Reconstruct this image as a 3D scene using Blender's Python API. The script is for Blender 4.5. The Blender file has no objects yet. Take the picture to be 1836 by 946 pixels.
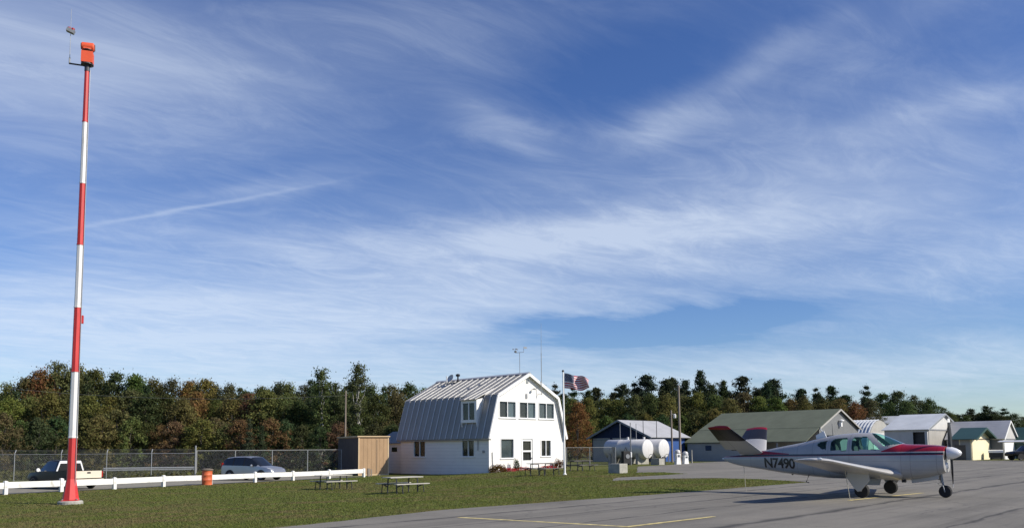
import bpy, bmesh, math, random
import numpy as np
from mathutils import Vector, Matrix, noise as mnoise
from mathutils.geometry import tessellate_polygon

R = math.radians
random.seed(7)
SC = bpy.context.scene
COL = SC.collection

# ------------------------------------------------------------------ camera
FPX, PPX, PPY = 1478.0, 918.0, 675.0
PITCH, ROLL = math.atan((805 - PPY) / FPX), R(-0.45)
EYE = 1.6
cam_d = bpy.data.cameras.new("camera")
cam = bpy.data.objects.new("camera", cam_d)
COL.objects.link(cam)
cam_d.sensor_width = 36.0
cam_d.lens = 36.0 * FPX / 1836.0
cam_d.shift_y = (PPY - 473.0) / 1836.0
cam_d.clip_end = 6000.0
CROT = Matrix.Rotation(R(90) + PITCH, 3, 'X') @ Matrix.Rotation(ROLL, 3, 'Z')
cam.matrix_world = Matrix.Translation((0, 0, EYE)) @ CROT.to_4x4()
SC.camera = cam

# ------------------------------------------------------------------ sky and sun
SUN_AZ, SUN_EL = R(109), R(35)      # azimuth clockwise from the view axis (+Y)
world = bpy.data.worlds.new("World")
SC.world = world
world.cycles.sampling_method = 'MANUAL'
world.cycles.sample_map_resolution = 512
world.use_nodes = True
wn, wl = world.node_tree.nodes, world.node_tree.links
wn.clear()


def wnode(t, **kw):
    n = wn.new(t)
    for k, v in kw.items():
        setattr(n, k, v)
    return n


def wmath(op, a, b=None, c=None, clamp=False):
    n = wnode('ShaderNodeMath', operation=op, use_clamp=clamp)
    for i, v in enumerate((a, b, c)):
        if v is None:
            continue
        if isinstance(v, (int, float)):
            n.inputs[i].default_value = v
        else:
            wl.new(v, n.inputs[i])
    return n.outputs[0]


def wmap(v, a, b, c=0.0, d=1.0, smooth=True):
    n = wnode('ShaderNodeMapRange')
    n.interpolation_type = 'SMOOTHSTEP' if smooth else 'LINEAR'
    wl.new(v, n.inputs['Value'])
    n.inputs['From Min'].default_value = a
    n.inputs['From Max'].default_value = b
    n.inputs['To Min'].default_value = c
    n.inputs['To Max'].default_value = d
    return n.outputs[0]


def wnoise(vec, scale, detail=6, rough=0.55, dist=0.0):
    n = wnode('ShaderNodeTexNoise')
    wl.new(vec, n.inputs['Vector'])
    n.inputs['Scale'].default_value = scale
    n.inputs['Detail'].default_value = detail
    n.inputs['Roughness'].default_value = rough
    n.inputs['Distortion'].default_value = dist
    return n.outputs['Fac']


sky = wnode('ShaderNodeTexSky', sky_type='NISHITA', sun_disc=False)
sky.sun_elevation = SUN_EL
sky.sun_rotation = SUN_AZ
sky.altitude = 0
sky.air_density = 1.0
sky.dust_density = 0.3
sky.ozone_density = 6.0
hs = wnode('ShaderNodeHueSaturation')
hs.inputs['Saturation'].default_value = 1.12
hs.inputs['Hue'].default_value = 0.513
hs.inputs['Value'].default_value = 1.0
wl.new(sky.outputs[0], hs.inputs['Color'])
tc = wnode('ShaderNodeTexCoord')
sep = wnode('ShaderNodeSeparateXYZ')
wl.new(tc.outputs['Generated'], sep.inputs[0])
zz = wmath('ADD', wmath('MAXIMUM', sep.outputs[2], 0.0), 0.11)
cu = wmath('DIVIDE', sep.outputs[0], zz)
cv = wmath('DIVIDE', sep.outputs[1], zz)


def cvec(rot, sx, sy, ox=0.0, oy=0.0):
    c, s = math.cos(rot), math.sin(rot)
    a = wmath('ADD', wmath('MULTIPLY', cu, c), wmath('MULTIPLY', cv, s))
    b = wmath('SUBTRACT', wmath('MULTIPLY', cv, c), wmath('MULTIPLY', cu, s))
    comb = wnode('ShaderNodeCombineXYZ')
    wl.new(wmath('MULTIPLY_ADD', a, sx, ox), comb.inputs[0])
    wl.new(wmath('MULTIPLY_ADD', b, sy, oy), comb.inputs[1])
    return comb.outputs[0]


# thin cirrus: combed noise whose density follows a few broad banks, set by bearing and elevation
azi = wmath('MULTIPLY', wmath('ARCTAN2', sep.outputs[0], sep.outputs[1]), 57.29578)
ele = wmath('MULTIPLY', wmath('ARCSINE', sep.outputs[2]), 57.29578)
warp1 = wmath('SUBTRACT', wnoise(cvec(R(24), 1.0, 1.8, 4.0, 1.0), 1.0, 6, 0.6, 0.8), 0.5)
warp2 = wmath('SUBTRACT', wnoise(cvec(R(24), 0.9, 2.0, 9.0, 7.0), 1.0, 6, 0.6, 0.8), 0.5)
azw = wmath('MULTIPLY_ADD', warp1, 9.0, azi)
elw = wmath('MULTIPLY_ADD', warp2, 5.0, ele)


def bank(px, py, rx, ry, tilt, amp, u=None, v=None):
    """a soft elongated bank of cloud, amp at its middle"""
    u, v = u or azw, v or elw
    d = (CROT @ Vector(((px - PPX) / FPX, -(py - PPY) / FPX, -1.0))).normalized()
    a0, e0 = math.degrees(math.atan2(d.x, d.y)), math.degrees(math.asin(d.z))
    c, s = math.cos(R(tilt)), math.sin(R(tilt))
    du, dv = wmath('SUBTRACT', u, a0), wmath('SUBTRACT', v, e0)
    p = wmath('MULTIPLY', wmath('ADD', wmath('MULTIPLY', du, c), wmath('MULTIPLY', dv, s)), 25.8 / rx)
    q = wmath('MULTIPLY', wmath('SUBTRACT', wmath('MULTIPLY', dv, c), wmath('MULTIPLY', du, s)), 25.8 / ry)
    r2 = wmath('ADD', wmath('MULTIPLY', p, p), wmath('MULTIPLY', q, q))
    return wmath('MULTIPLY', wmath('EXPONENT', wmath('MULTIPLY', r2, -1.0)), amp)


banks = [(120, 110, 340, 95, 3, .60), (720, 40, 260, 60, 0, .22), (1000, 430, 370, 36, 0, 1.05), (870, 495, 420, 80, 2, .62), (330, 590, 660, 66, 1, 1.15), (200, 515, 200, 20, -2, .35), (1330, 380, 420, 100, 4, .28),
         (1330, 140, 230, 24, 20, .22), (1210, 215, 110, 22, 3, .34), (1700, 205, 150, 26, 2, .30), (900, 228, 95, 34, -18, .30), (1720, 480, 260, 55, 10, .55), (520, 465, 140, 26, -3, .40),
         (1500, 672, 620, 42, 0, .60), (420, 680, 700, 44, 0, .55), (490, 332, 110, 20, 16, .30), (1620, 30, 260, 34, 25, .14), (700, 330, 620, 130, 0, .06), (1500, 330, 520, 170, 0, .15), (100, 330, 300, 160, 0, .14), (1130, 588, 380, 28, 3, -.75), (1150, 130, 240, 70, 5, -.08), (1000, 300, 300, 60, 3, .04), (820, 110, 260, 60, 6, .05), (240, 440, 150, 50, 10, .20)]
den = None
for bk in banks:
    g_ = bank(*bk)
    den = g_ if den is None else wmath('ADD', den, g_)
streak = wmap(wnoise(cvec(R(22), 0.65, 1.75, 8.3, 2.2), 1.0, 11, 0.66, 1.3), 0.28, 0.72)
wisp = wmap(wnoise(cvec(R(36), 2.6, 5.2, 1.3, 5.5), 1.0, 9, 0.70, 1.8), 0.38, 0.76)
veil = wmap(wnoise(cvec(R(20), 0.30, 0.52, 3.1, 1.7), 1.0, 4, 0.5, 0.7), 0.42, 0.80)
cl = wmath('ADD', wmath('MULTIPLY', den, wmath('ADD', wmath('MULTIPLY_ADD', streak, 0.50, 0.42), wmath('MULTIPLY', wisp, 0.36))), wmath('MULTIPLY', wmath('ADD', wmath('MULTIPLY', veil, streak), wmath('MULTIPLY', wisp, 0.35)), 0.10))
# an old contrail, straight and thin, spreading at its upper end
trail = bank(330, 378, 190, 3.2, 15.5, .28, azi, wmath('MULTIPLY_ADD', warp2, 0.9, ele))
cl = wmath('MULTIPLY', wmath('MAXIMUM', wmath('ADD', cl, trail), 0.0), wmap(ele, -1.0, 3.0), clamp=True)
cl = wmath('SUBTRACT', 1.0, wmath('EXPONENT', wmath('MULTIPLY', cl, -0.98)))
mixc = wnode('ShaderNodeMixRGB')
mixc.inputs[2].default_value = (6.5, 7.25, 8.3, 1)
wl.new(cl, mixc.inputs[0])
wl.new(hs.outputs[0], mixc.inputs[1])
bg = wnode('ShaderNodeBackground')
bg.inputs['Strength'].default_value = 0.085
wl.new(mixc.outputs[0], bg.inputs['Color'])
wo = wnode('ShaderNodeOutputWorld')
wl.new(bg.outputs[0], wo.inputs['Surface'])

sun_d = bpy.data.lights.new("sun", 'SUN')
sun_d.energy = 4.0
sun_d.angle = R(0.53)
sun_d.color = (1.0, 0.93, 0.82)
sun = bpy.data.objects.new("sun", sun_d)
COL.objects.link(sun)
S2 = Vector((math.sin(SUN_AZ) * math.cos(SUN_EL), math.cos(SUN_AZ) * math.cos(SUN_EL), math.sin(SUN_EL)))
sun.rotation_euler = S2.to_track_quat('Z', 'Y').to_euler()
sun.location = S2 * 60

SC.view_settings.view_transform = 'Standard'
SC.view_settings.look = 'None'
SC.view_settings.exposure = 0.5
SC.view_settings.gamma = 1.0
SC.view_settings.use_curve_mapping = False

# ------------------------------------------------------------------ terrain and pixel helpers
P0 = Vector((-5.1, 17.2))            # a point on the apron edge
U2 = Vector((0.677, 0.737)).normalized()
V2 = Vector((-U2.y, U2.x))


def smooth(x):
    x = min(1.0, max(0.0, x))
    return x * x * (3 - 2 * x)


def gz(x, y):
    """height of the ground: the lawn falls gently away to the left of the apron"""
    s = (x - P0.x) * V2.x + (y - P0.y) * V2.y
    return -0.42 * smooth(s / 15.0) * smooth((3.0 - x) / 10.0)


def ray(px, py):
    d = CROT @ Vector(((px - PPX) / FPX, -(py - PPY) / FPX, -1.0))
    return d


def at(px, py, Y):
    d = ray(px, py)
    return Vector((0, 0, EYE)) + d * (Y / d.y)


def gnd(px, py):
    d = ray(px, py)
    t = 2.0
    for _ in range(60):
        p = Vector((0, 0, EYE)) + d * t
        h = p.z - gz(p.x, p.y)
        t += h / max(1e-4, -d.z)
        if abs(h) < 1e-4:
            break
    p = Vector((0, 0, EYE)) + d * t
    return p


# ------------------------------------------------------------------ materials
def new_mat(name):
    m = bpy.data.materials.new(name)
    m.use_nodes = True
    nt = m.node_tree
    b = nt.nodes['Principled BSDF']
    return m, nt, b


def lk(nt, a, b):
    nt.links.new(a, b)


def coord_noise(nt, scale, detail=4, rough=0.6, vec=None, stretch=None):
    if vec is None:
        t = nt.nodes.new('ShaderNodeTexCoord')
        vec = t.outputs['Object']
    if stretch:
        mp = nt.nodes.new('ShaderNodeMapping')
        mp.inputs['Scale'].default_value = stretch
        lk(nt, vec, mp.inputs['Vector'])
        vec = mp.outputs[0]
    n = nt.nodes.new('ShaderNodeTexNoise')
    n.inputs['Scale'].default_value = scale
    n.inputs['Detail'].default_value = detail
    n.inputs['Roughness'].default_value = rough
    lk(nt, vec, n.inputs['Vector'])
    return n.outputs['Fac']


def ramp(nt, fac, stops):
    r = nt.nodes.new('ShaderNodeValToRGB')
    els = r.color_ramp.elements
    while len(els) < len(stops):
        els.new(0.5)
    for e, (p, c) in zip(els, stops):
        e.position = p
        e.color = (*c, 1) if len(c) == 3 else c
    lk(nt, fac, r.inputs[0])
    return r.outputs[0]


def add_bump(nt, b, fac, strength=0.3, dist=0.02):
    bp = nt.nodes.new('ShaderNodeBump')
    bp.inputs['Strength'].default_value = strength
    bp.inputs['Distance'].default_value = dist
    lk(nt, fac, bp.inputs['Height'])
    lk(nt, bp.outputs[0], b.inputs['Normal'])


def paint(name, col, rough=0.5, metal=0.0, var=0.12, scale=1.5, spec=0.5, bump=0.0, stretch=None, dirt=None):
    """a painted or plain surface with a little uneven wear"""
    m, nt, b = new_mat(name)
    f = coord_noise(nt, scale, 5, 0.65, stretch=stretch)
    lo = tuple(max(0, c * (1 - var)) for c in col)
    hi = tuple(min(1, c * (1 + var)) for c in col)
    stops = [(0.3, lo), (0.7, hi)]
    if dirt:
        stops = [(0.28, dirt), (0.42, lo), (0.72, hi)]
    lk(nt, ramp(nt, f, stops), b.inputs['Base Color'])
    b.inputs['Roughness'].default_value = rough
    b.inputs['Metallic'].default_value = metal
    b.inputs['Specular IOR Level'].default_value = spec
    if bump:
        add_bump(nt, b, coord_noise(nt, scale * 8, 4, 0.6), bump, 0.01)
    return m


def glass_mat(name, tint=(0.7, 0.8, 0.8), gloss=0.25, base=None):
    m = bpy.data.materials.new(name)
    m.use_nodes = True
    nt = m.node_tree
    nt.nodes.clear()
    out = nt.nodes.new('ShaderNodeOutputMaterial')
    tr = nt.nodes.new('ShaderNodeBsdfTransparent')
    tr.inputs[0].default_value = (*tint, 1)
    gl = nt.nodes.new('ShaderNodeBsdfGlossy')
    gl.inputs['Roughness'].default_value = 0.03
    gl.inputs[0].default_value = (0.9, 0.95, 1, 1)
    lw = nt.nodes.new('ShaderNodeLayerWeight')
    lw.inputs['Blend'].default_value = 0.5
    pw = nt.nodes.new('ShaderNodeMath')
    pw.operation = 'POWER'
    pw.inputs[1].default_value = 5.0
    lk(nt, lw.outputs['Facing'], pw.inputs[0])
    ad = nt.nodes.new('ShaderNodeMath')
    ad.operation = 'MULTIPLY_ADD'
    ad.inputs[1].default_value = 0.9
    ad.inputs[2].default_value = 0.012 + gloss * 0.2
    lk(nt, pw.outputs[0], ad.inputs[0])
    mx = nt.nodes.new('ShaderNodeMixShader')
    lk(nt, ad.outputs[0], mx.inputs[0])
    lk(nt, tr.outputs[0], mx.inputs[1])
    lk(nt, gl.outputs[0], mx.inputs[2])
    lk(nt, mx.outputs[0], out.inputs[0])
    return m


def leaf_mat(name, col=None, var=0.5, trans=0.42, col2=None, scale=0.6):
    """foliage: colour from the object's own colour, varied leaf by leaf"""
    m = bpy.data.materials.new(name)
    m.use_nodes = True
    nt = m.node_tree
    nt.nodes.clear()
    out = nt.nodes.new('ShaderNodeOutputMaterial')
    if col is None:
        oi = nt.nodes.new('ShaderNodeObjectInfo')
        base = oi.outputs['Color']
    else:
        rgb = nt.nodes.new('ShaderNodeRGB')
        rgb.outputs[0].default_value = (*col, 1)
        base = rgb.outputs[0]
    if col2 is not None:
        # patches of a second colour across the whole area
        f1 = coord_noise(nt, scale, 5, 0.62)
        f2 = coord_noise(nt, scale * 0.22, 3, 0.55)
        mm = nt.nodes.new('ShaderNodeMath')
        mm.operation = 'MULTIPLY'
        lk(nt, f1, mm.inputs[0])
        lk(nt, f2, mm.inputs[1])
        mr2 = nt.nodes.new('ShaderNodeMapRange')
        mr2.interpolation_type = 'SMOOTHSTEP'
        mr2.inputs['From Min'].default_value = 0.20
        mr2.inputs['From Max'].default_value = 0.36
        lk(nt, mm.outputs[0], mr2.inputs['Value'])
        mc = nt.nodes.new('ShaderNodeMixRGB')
        lk(nt, mr2.outputs[0], mc.inputs[0])
        lk(nt, base, mc.inputs[1])
        mc.inputs[2].default_value = (*col2, 1)
        base = mc.outputs[0]
    geo = nt.nodes.new('ShaderNodeNewGeometry')
    h = nt.nodes.new('ShaderNodeHueSaturation')
    mr = nt.nodes.new('ShaderNodeMapRange')
    mr.inputs['To Min'].default_value = 1 - var
    mr.inputs['To Max'].default_value = 1 + var
    lk(nt, geo.outputs['Random Per Island'], mr.inputs['Value'])
    lk(nt, mr.outputs[0], h.inputs['Value'])
    mh = nt.nodes.new('ShaderNodeMapRange')
    mh.inputs['To Min'].default_value = 0.475
    mh.inputs['To Max'].default_value = 0.525
    wn_ = nt.nodes.new('ShaderNodeTexWhiteNoise')
    wn_.noise_dimensions = '1D'
    lk(nt, geo.outputs['Random Per Island'], wn_.inputs['W'])
    lk(nt, wn_.outputs['Value'], mh.inputs['Value'])
    lk(nt, mh.outputs[0], h.inputs['Hue'])
    lk(nt, base, h.inputs['Color'])
    d = nt.nodes.new('ShaderNodeBsdfDiffuse')
    t = nt.nodes.new('ShaderNodeBsdfTranslucent')
    lk(nt, h.outputs[0], d.inputs[0])
    lk(nt, h.outputs[0], t.inputs[0])
    mx = nt.nodes.new('ShaderNodeMixShader')
    mx.inputs[0].default_value = trans
    lk(nt, d.outputs[0], mx.inputs[1])
    lk(nt, t.outputs[0], mx.inputs[2])
    lk(nt, mx.outputs[0], out.inputs[0])
    return m


M = {}


def grass_mat():
    m, nt, b = new_mat('lawn')
    t = nt.nodes.new('ShaderNodeTexCoord')
    big = coord_noise(nt, 0.16, 4, 0.6, t.outputs['Object'])
    mid = coord_noise(nt, 1.3, 5, 0.7, t.outputs['Object'])
    fine = coord_noise(nt, 22, 3, 0.7, t.outputs['Object'])
    c1 = ramp(nt, big, [(0.36, (0.088, 0.104, 0.027)), (0.52, (0.108, 0.120, 0.033)), (0.68, (0.138, 0.130, 0.046))])
    c2 = ramp(nt, mid, [(0.3, (0.078, 0.094, 0.024)), (0.5, (0.11, 0.120, 0.033)), (0.72, (0.15, 0.13, 0.052))])
    mx = nt.nodes.new('ShaderNodeMixRGB')
    mx.inputs[0].default_value = 0.5
    lk(nt, c1, mx.inputs[1])
    lk(nt, c2, mx.inputs[2])
    mu = nt.nodes.new('ShaderNodeMixRGB')
    mu.blend_type = 'MULTIPLY'
    mu.inputs[0].default_value = 0.7
    lk(nt, mx.outputs[0], mu.inputs[1])
    lk(nt, ramp(nt, fine, [(0.25, (0.66, 0.66, 0.62)), (0.7, (1.2, 1.17, 1.1))]), mu.inputs[2])
    sp = nt.nodes.new('ShaderNodeSeparateXYZ')
    lk(nt, t.outputs['Object'], sp.inputs[0])

    def mth(op, a, bb=None, cc=None, clamp=False):
        n = nt.nodes.new('ShaderNodeMath')
        n.operation = op
        n.use_clamp = clamp
        for i, q in enumerate((a, bb, cc)):
            if q is None:
                continue
            if isinstance(q, (int, float)):
                n.inputs[i].default_value = q
            else:
                lk(nt, q, n.inputs[i])
        return n.outputs[0]
    s_ = mth('ADD', mth('MULTIPLY', mth('SUBTRACT', sp.outputs[0], P0.x), V2.x), mth('MULTIPLY', mth('SUBTRACT', sp.outputs[1], P0.y), V2.y))
    edge = mth('SUBTRACT', 1.0, mth('DIVIDE', mth('ABSOLUTE', mth('SUBTRACT', s_, 0.1)), mth('MULTIPLY_ADD', mid, 1.3, -0.18)), clamp=True)
    dry = nt.nodes.new('ShaderNodeMixRGB')
    lk(nt, mth('MULTIPLY', edge, 0.8), dry.inputs[0])
    lk(nt, mu.outputs[0], dry.inputs[1])
    dry.inputs[2].default_value = (0.15, 0.125, 0.075, 1)
    lk(nt, dry.outputs[0], b.inputs['Base Color'])
    b.inputs['Roughness'].default_value = 0.95
    b.inputs['Specular IOR Level'].default_value = 0.1
    add_bump(nt, b, fine, 0.6, 0.05)
    return m


def asphalt_mat(name, seams=True, base=0.17):
    m, nt, b = new_mat(name)
    t = nt.nodes.new('ShaderNodeTexCoord')
    v = t.outputs['Object']
    big = coord_noise(nt, 0.22, 5, 0.62, v)
    fine = coord_noise(nt, 60, 2, 0.7, v)
    B = base
    c = ramp(nt, big, [(0.3, (B * .80, B * .75, B * .645)), (0.55, (B, B * .935, B * .80)), (0.75, (B * 1.18, B * 1.095, B * 0.925))])
    mu = nt.nodes.new('ShaderNodeMixRGB')
    mu.blend_type = 'MULTIPLY'
    mu.inputs[0].default_value = 0.8
    lk(nt, c, mu.inputs[1])
    lk(nt, ramp(nt, fine, [(0.3, (0.75, 0.75, 0.75)), (0.7, (1.2, 1.2, 1.2))]), mu.inputs[2])
    # long rolled streaks and old patches
    mp = nt.nodes.new('ShaderNodeMapping')
    mp.inputs['Rotation'].default_value = (0, 0, -math.atan2(U2.y, U2.x))
    lk(nt, v, mp.inputs['Vector'])
    st_ = coord_noise(nt, 1.0, 6, 0.7, mp.outputs[0], stretch=(0.07, 1.3, 1))
    mu2 = nt.nodes.new('ShaderNodeMixRGB')
    mu2.blend_type = 'MULTIPLY'
    mu2.inputs[0].default_value = 1.0
    lk(nt, mu.outputs[0], mu2.inputs[1])
    lk(nt, ramp(nt, st_, [(0.32, (0.72, 0.72, 0.72)), (0.48, (0.98, 0.98, 0.98)), (0.7, (1.12, 1.11, 1.09))]), mu2.inputs[2])
    col = mu2.outputs[0]
    if seams:
        # coordinates along (t) and across (s) the paving lanes
        sp = nt.nodes.new('ShaderNodeSeparateXYZ')
        lk(nt, v, sp.inputs[0])

        def mth(op, a, bb=None, cc=None, clamp=False):
            n = nt.nodes.new('ShaderNodeMath')
            n.operation = op
            n.use_clamp = clamp
            for i, q in enumerate((a, bb, cc)):
                if q is None:
                    continue
                if isinstance(q, (int, float)):
                    n.inputs[i].default_value = q
                else:
                    lk(nt, q, n.inputs[i])
            return n.outputs[0]
        s = mth('ADD', mth('MULTIPLY', mth('SUBTRACT', sp.outputs[0], P0.x), V2.x), mth('MULTIPLY', mth('SUBTRACT', sp.outputs[1], P0.y), V2.y))
        tt = mth('ADD', mth('MULTIPLY', sp.outputs[0], U2.x), mth('MULTIPLY', sp.outputs[1], U2.y))
        wob = coord_noise(nt, 0.35, 5, 0.6, v)
        sw = mth('MULTIPLY_ADD', wob, 0.55, s)
        wid = mth('MULTIPLY_ADD', coord_noise(nt, 0.5, 4, 0.6, v), 0.9, -0.30)
        tot = None
        for s0, wk in ((-0.9, 0.8), (-2.6, 0.5), (-4.3, 0.7), (-7.2, 1.2), (-10.6, 0.7), (-14.5, 0.6), (-18.5, 0.8), (-24, 0.8)):
            dd = mth('ABSOLUTE', mth('SUBTRACT', sw, s0 + 0.27))
            k = mth('MULTIPLY', mth('SUBTRACT', 1.0, mth('DIVIDE', dd, mth('MAXIMUM', mth('MULTIPLY', wid, wk), 0.03)), clamp=True), 0.85)
            tot = k if tot is None else mth('MAXIMUM', tot, k)
        tw = mth('MULTIPLY_ADD', coord_noise(nt, 0.4, 5, 0.65, v), 1.2, tt)
        for t0 in (9, 26, 47, 75, 110):
            dd = mth('ABSOLUTE', mth('SUBTRACT', tw, t0))
            k = mth('MULTIPLY', mth('SUBTRACT', 1.0, mth('DIVIDE', dd, 0.06), clamp=True), 0.5)
            tot = mth('MAXIMUM', tot, k)
        # a loose network of hair cracks where the surface is oldest
        vo = nt.nodes.new('ShaderNodeTexVoronoi')
        vo.feature = 'DISTANCE_TO_EDGE'
        vo.inputs['Scale'].default_value = 0.33
        wv = nt.nodes.new('ShaderNodeVectorMath')
        wv.operation = 'MULTIPLY_ADD'
        cn = nt.nodes.new('ShaderNodeTexNoise')
        cn.inputs['Scale'].default_value = 0.9
        cn.inputs['Detail'].default_value = 5
        lk(nt, v, cn.inputs['Vector'])
        lk(nt, cn.outputs['Color'], wv.inputs[0])
        wv.inputs[1].default_value = (1.6, 1.6, 0)
        lk(nt, v, wv.inputs[2])
        lk(nt, wv.outputs[0], vo.inputs['Vector'])
        hair = mth('MULTIPLY', mth('SUBTRACT', 1.0, mth('DIVIDE', vo.outputs['Distance'], 0.012), clamp=True), mth('MULTIPLY', mth('SUBTRACT', coord_noise(nt, 0.12, 3, 0.5, v), 0.42, clamp=True), 5.0, clamp=True))
        tot = mth('MAXIMUM', tot, mth('MULTIPLY', hair, 0.65))
        md = nt.nodes.new('ShaderNodeMixRGB')
        md.inputs[2].default_value = (0.035, 0.034, 0.034, 1)
        lk(nt, tot, md.inputs[0])
        lk(nt, col, md.inputs[1])
        col = md.outputs[0]
    lk(nt, col, b.inputs['Base Color'])
    b.inputs['Roughness'].default_value = 0.88
    b.inputs['Specular IOR Level'].default_value = 0.25
    add_bump(nt, b, fine, 0.35, 0.012)
    return m


def clapboard_mat():
    m, nt, b = new_mat('white_clapboard')
    t = nt.nodes.new('ShaderNodeTexCoord')
    w = nt.nodes.new('ShaderNodeTexWave')
    w.wave_type = 'BANDS'
    w.bands_direction = 'Z'
    w.wave_profile = 'SAW'
    w.inputs['Scale'].default_value = 1.0 / 0.14 / 3.14 * 0.5
    w.inputs['Distortion'].default_value = 0
    lk(nt, t.outputs['Object'], w.inputs['Vector'])
    f = coord_noise(nt, 0.9, 5, 0.65, t.outputs['Object'], stretch=(1, 1, 2.5))
    mu = nt.nodes.new('ShaderNodeMixRGB')
    mu.blend_type = 'MULTIPLY'
    mu.inputs[0].default_value = 1
    lk(nt, ramp(nt, f, [(0.25, (0.765, 0.745, 0.70)), (0.6, (0.82, 0.80, 0.755))]), mu.inputs[1])
    lk(nt, ramp(nt, w.outputs['Fac'], [(0.0, (0.72, 0.72, 0.74)), (0.12, (0.97, 0.97, 0.97)), (1.0, (1, 1, 1))]), mu.inputs[2])
    lk(nt, mu.outputs[0], b.inputs['Base Color'])
    b.inputs['Roughness'].default_value = 0.6
    add_bump(nt, b, w.outputs['Fac'], 0.5, 0.012)
    return m


def metal_sheet(name, col, rough=0.4, metal=0.0, pitch=0.2, depth=0.4, axis='X', var=0.12, spec=0.5):
    """ribbed sheet cladding, the ribs too fine to build one by one"""
    m, nt, b = new_mat(name)
    t = nt.nodes.new('ShaderNodeTexCoord')
    w = nt.nodes.new('ShaderNodeTexWave')
    w.bands_direction = axis
    w.inputs['Scale'].default_value = 0.314 / pitch
    lk(nt, t.outputs['Object'], w.inputs['Vector'])
    f = coord_noise(nt, 0.6, 5, 0.65, t.outputs['Object'])
    lo = tuple(c * (1 - var) for c in col)
    hi = tuple(min(1, c * (1 + var)) for c in col)
    lk(nt, ramp(nt, f, [(0.3, lo), (0.7, hi)]), b.inputs['Base Color'])
    b.inputs['Roughness'].default_value = rough
    b.inputs['Metallic'].default_value = metal
    b.inputs['Specular IOR Level'].default_value = spec
    add_bump(nt, b, w.outputs['Fac'], depth, 0.02)
    return m


M['lawn'] = grass_mat()
M['asphalt'] = asphalt_mat('worn_asphalt', True, 0.20)
M['gravel'] = paint('pale_gravel', (0.25, 0.235, 0.195), 0.95, var=0.25, scale=3, bump=0.4, spec=0.1)
M['clap'] = clapboard_mat()
M['white'] = paint('white_paint', (0.80, 0.80, 0.78), 0.5, var=0.05)
M['white_worn'] = paint('worn_white_paint', (0.76, 0.75, 0.71), 0.6, var=0.08, scale=3.5, dirt=(0.46, 0.44, 0.38))
M['red'] = paint('mast_red', (0.56, 0.036, 0.034), 0.5, var=0.16, scale=1.6, dirt=(0.42, 0.05, 0.045), stretch=(3, 3, 0.5))
M['mastwhite'] = paint('mast_white', (0.72, 0.71, 0.69), 0.45, var=0.05, scale=1.8, dirt=(0.52, 0.50, 0.46), stretch=(3, 3, 0.5))
M['orange'] = paint('beacon_orange', (0.72, 0.10, 0.035), 0.5, var=0.08, scale=4)
M['drum'] = paint('drum_orange', (0.62, 0.13, 0.045), 0.6, var=0.18, scale=5, dirt=(0.20, 0.08, 0.035))
M['concrete'] = paint('concrete', (0.34, 0.33, 0.29), 0.9, var=0.2, scale=4, bump=0.3, spec=0.2)
M['dark'] = paint('dark_metal', (0.035, 0.036, 0.04), 0.5, var=0.2)
M['black'] = paint('black', (0.012, 0.012, 0.013), 0.6, var=0.2)
M['rubber'] = paint('rubber', (0.018, 0.018, 0.019), 0.85, var=0.2, scale=8)
M['galv'] = paint('galvanised_steel', (0.27, 0.28, 0.28), 0.6, 0.35, var=0.12, scale=4)
M['steel'] = paint('grey_steel', (0.25, 0.26, 0.27), 0.5, 0.3, var=0.12, scale=4)
M['roof_metal'] = paint('roof_metal', (0.265, 0.255, 0.23), 0.5, 0.15, var=0.10, scale=0.8)
M['roof_rib'] = paint('roof_rib', (0.56, 0.555, 0.54), 0.4, 0.2, var=0.06)
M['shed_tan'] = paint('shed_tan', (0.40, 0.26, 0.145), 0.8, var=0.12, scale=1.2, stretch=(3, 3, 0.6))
M['shed_trim'] = paint('shed_trim', (0.62, 0.46, 0.28), 0.8, var=0.1)
M['shed_dark'] = paint('shed_roof', (0.16, 0.13, 0.10), 0.9, var=0.2)
M['table_wood'] = paint('weathered_planks', (0.42, 0.40, 0.35), 0.85, var=0.18, scale=2, stretch=(0.6, 6, 6))
M['table_wood2'] = paint('dark_planks', (0.12, 0.11, 0.10), 0.85, var=0.2, scale=2, stretch=(0.6, 6, 6))
M['bark'] = paint('bark', (0.10, 0.085, 0.07), 0.95, var=0.3, scale=5, stretch=(4, 4, 0.6))
M['bark_pale'] = paint('pale_bark', (0.30, 0.29, 0.26), 0.9, var=0.25, scale=5)
M['pole_wood'] = paint('pole_wood', (0.24, 0.20, 0.16), 0.9, var=0.2, scale=3, stretch=(4, 4, 0.4))
M['leaf'] = leaf_mat('leaf')
M['needle'] = leaf_mat('needle', None, 0.45, 0.2)
M['wglass'] = paint('window_glass', (0.02, 0.022, 0.025), 0.06, 0.0, var=0.2, scale=0.7, spec=0.8)
M['room'] = paint('room_dark', (0.05, 0.042, 0.034), 0.9, var=0.2)
M['pale_backing'] = paint('pale_backing', (0.22, 0.24, 0.25), 0.7, var=0.1)  # pale grey-blue backing colour
M['curtain'] = paint('curtain', (0.075, 0.062, 0.055), 0.8, var=0.2, scale=4)
M['pane'] = glass_mat('pane', (0.78, 0.82, 0.83), 0.05)
M['blue_shaded'] = metal_sheet('shaded_blue_cladding', (0.012, 0.023, 0.065), 0.55, pitch=0.3, spec=0.25)  # gable's shade put into a darker copy of the blue
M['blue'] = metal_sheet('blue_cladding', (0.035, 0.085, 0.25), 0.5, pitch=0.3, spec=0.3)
M['grey_roof'] = metal_sheet('grey_roof', (0.40, 0.40, 0.40), 0.5, pitch=0.3, axis='X')
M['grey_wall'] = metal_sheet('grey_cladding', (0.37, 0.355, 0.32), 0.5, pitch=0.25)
M['pale_wall'] = metal_sheet('pale_cladding', (0.54, 0.53, 0.50), 0.5, pitch=0.25)
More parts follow.
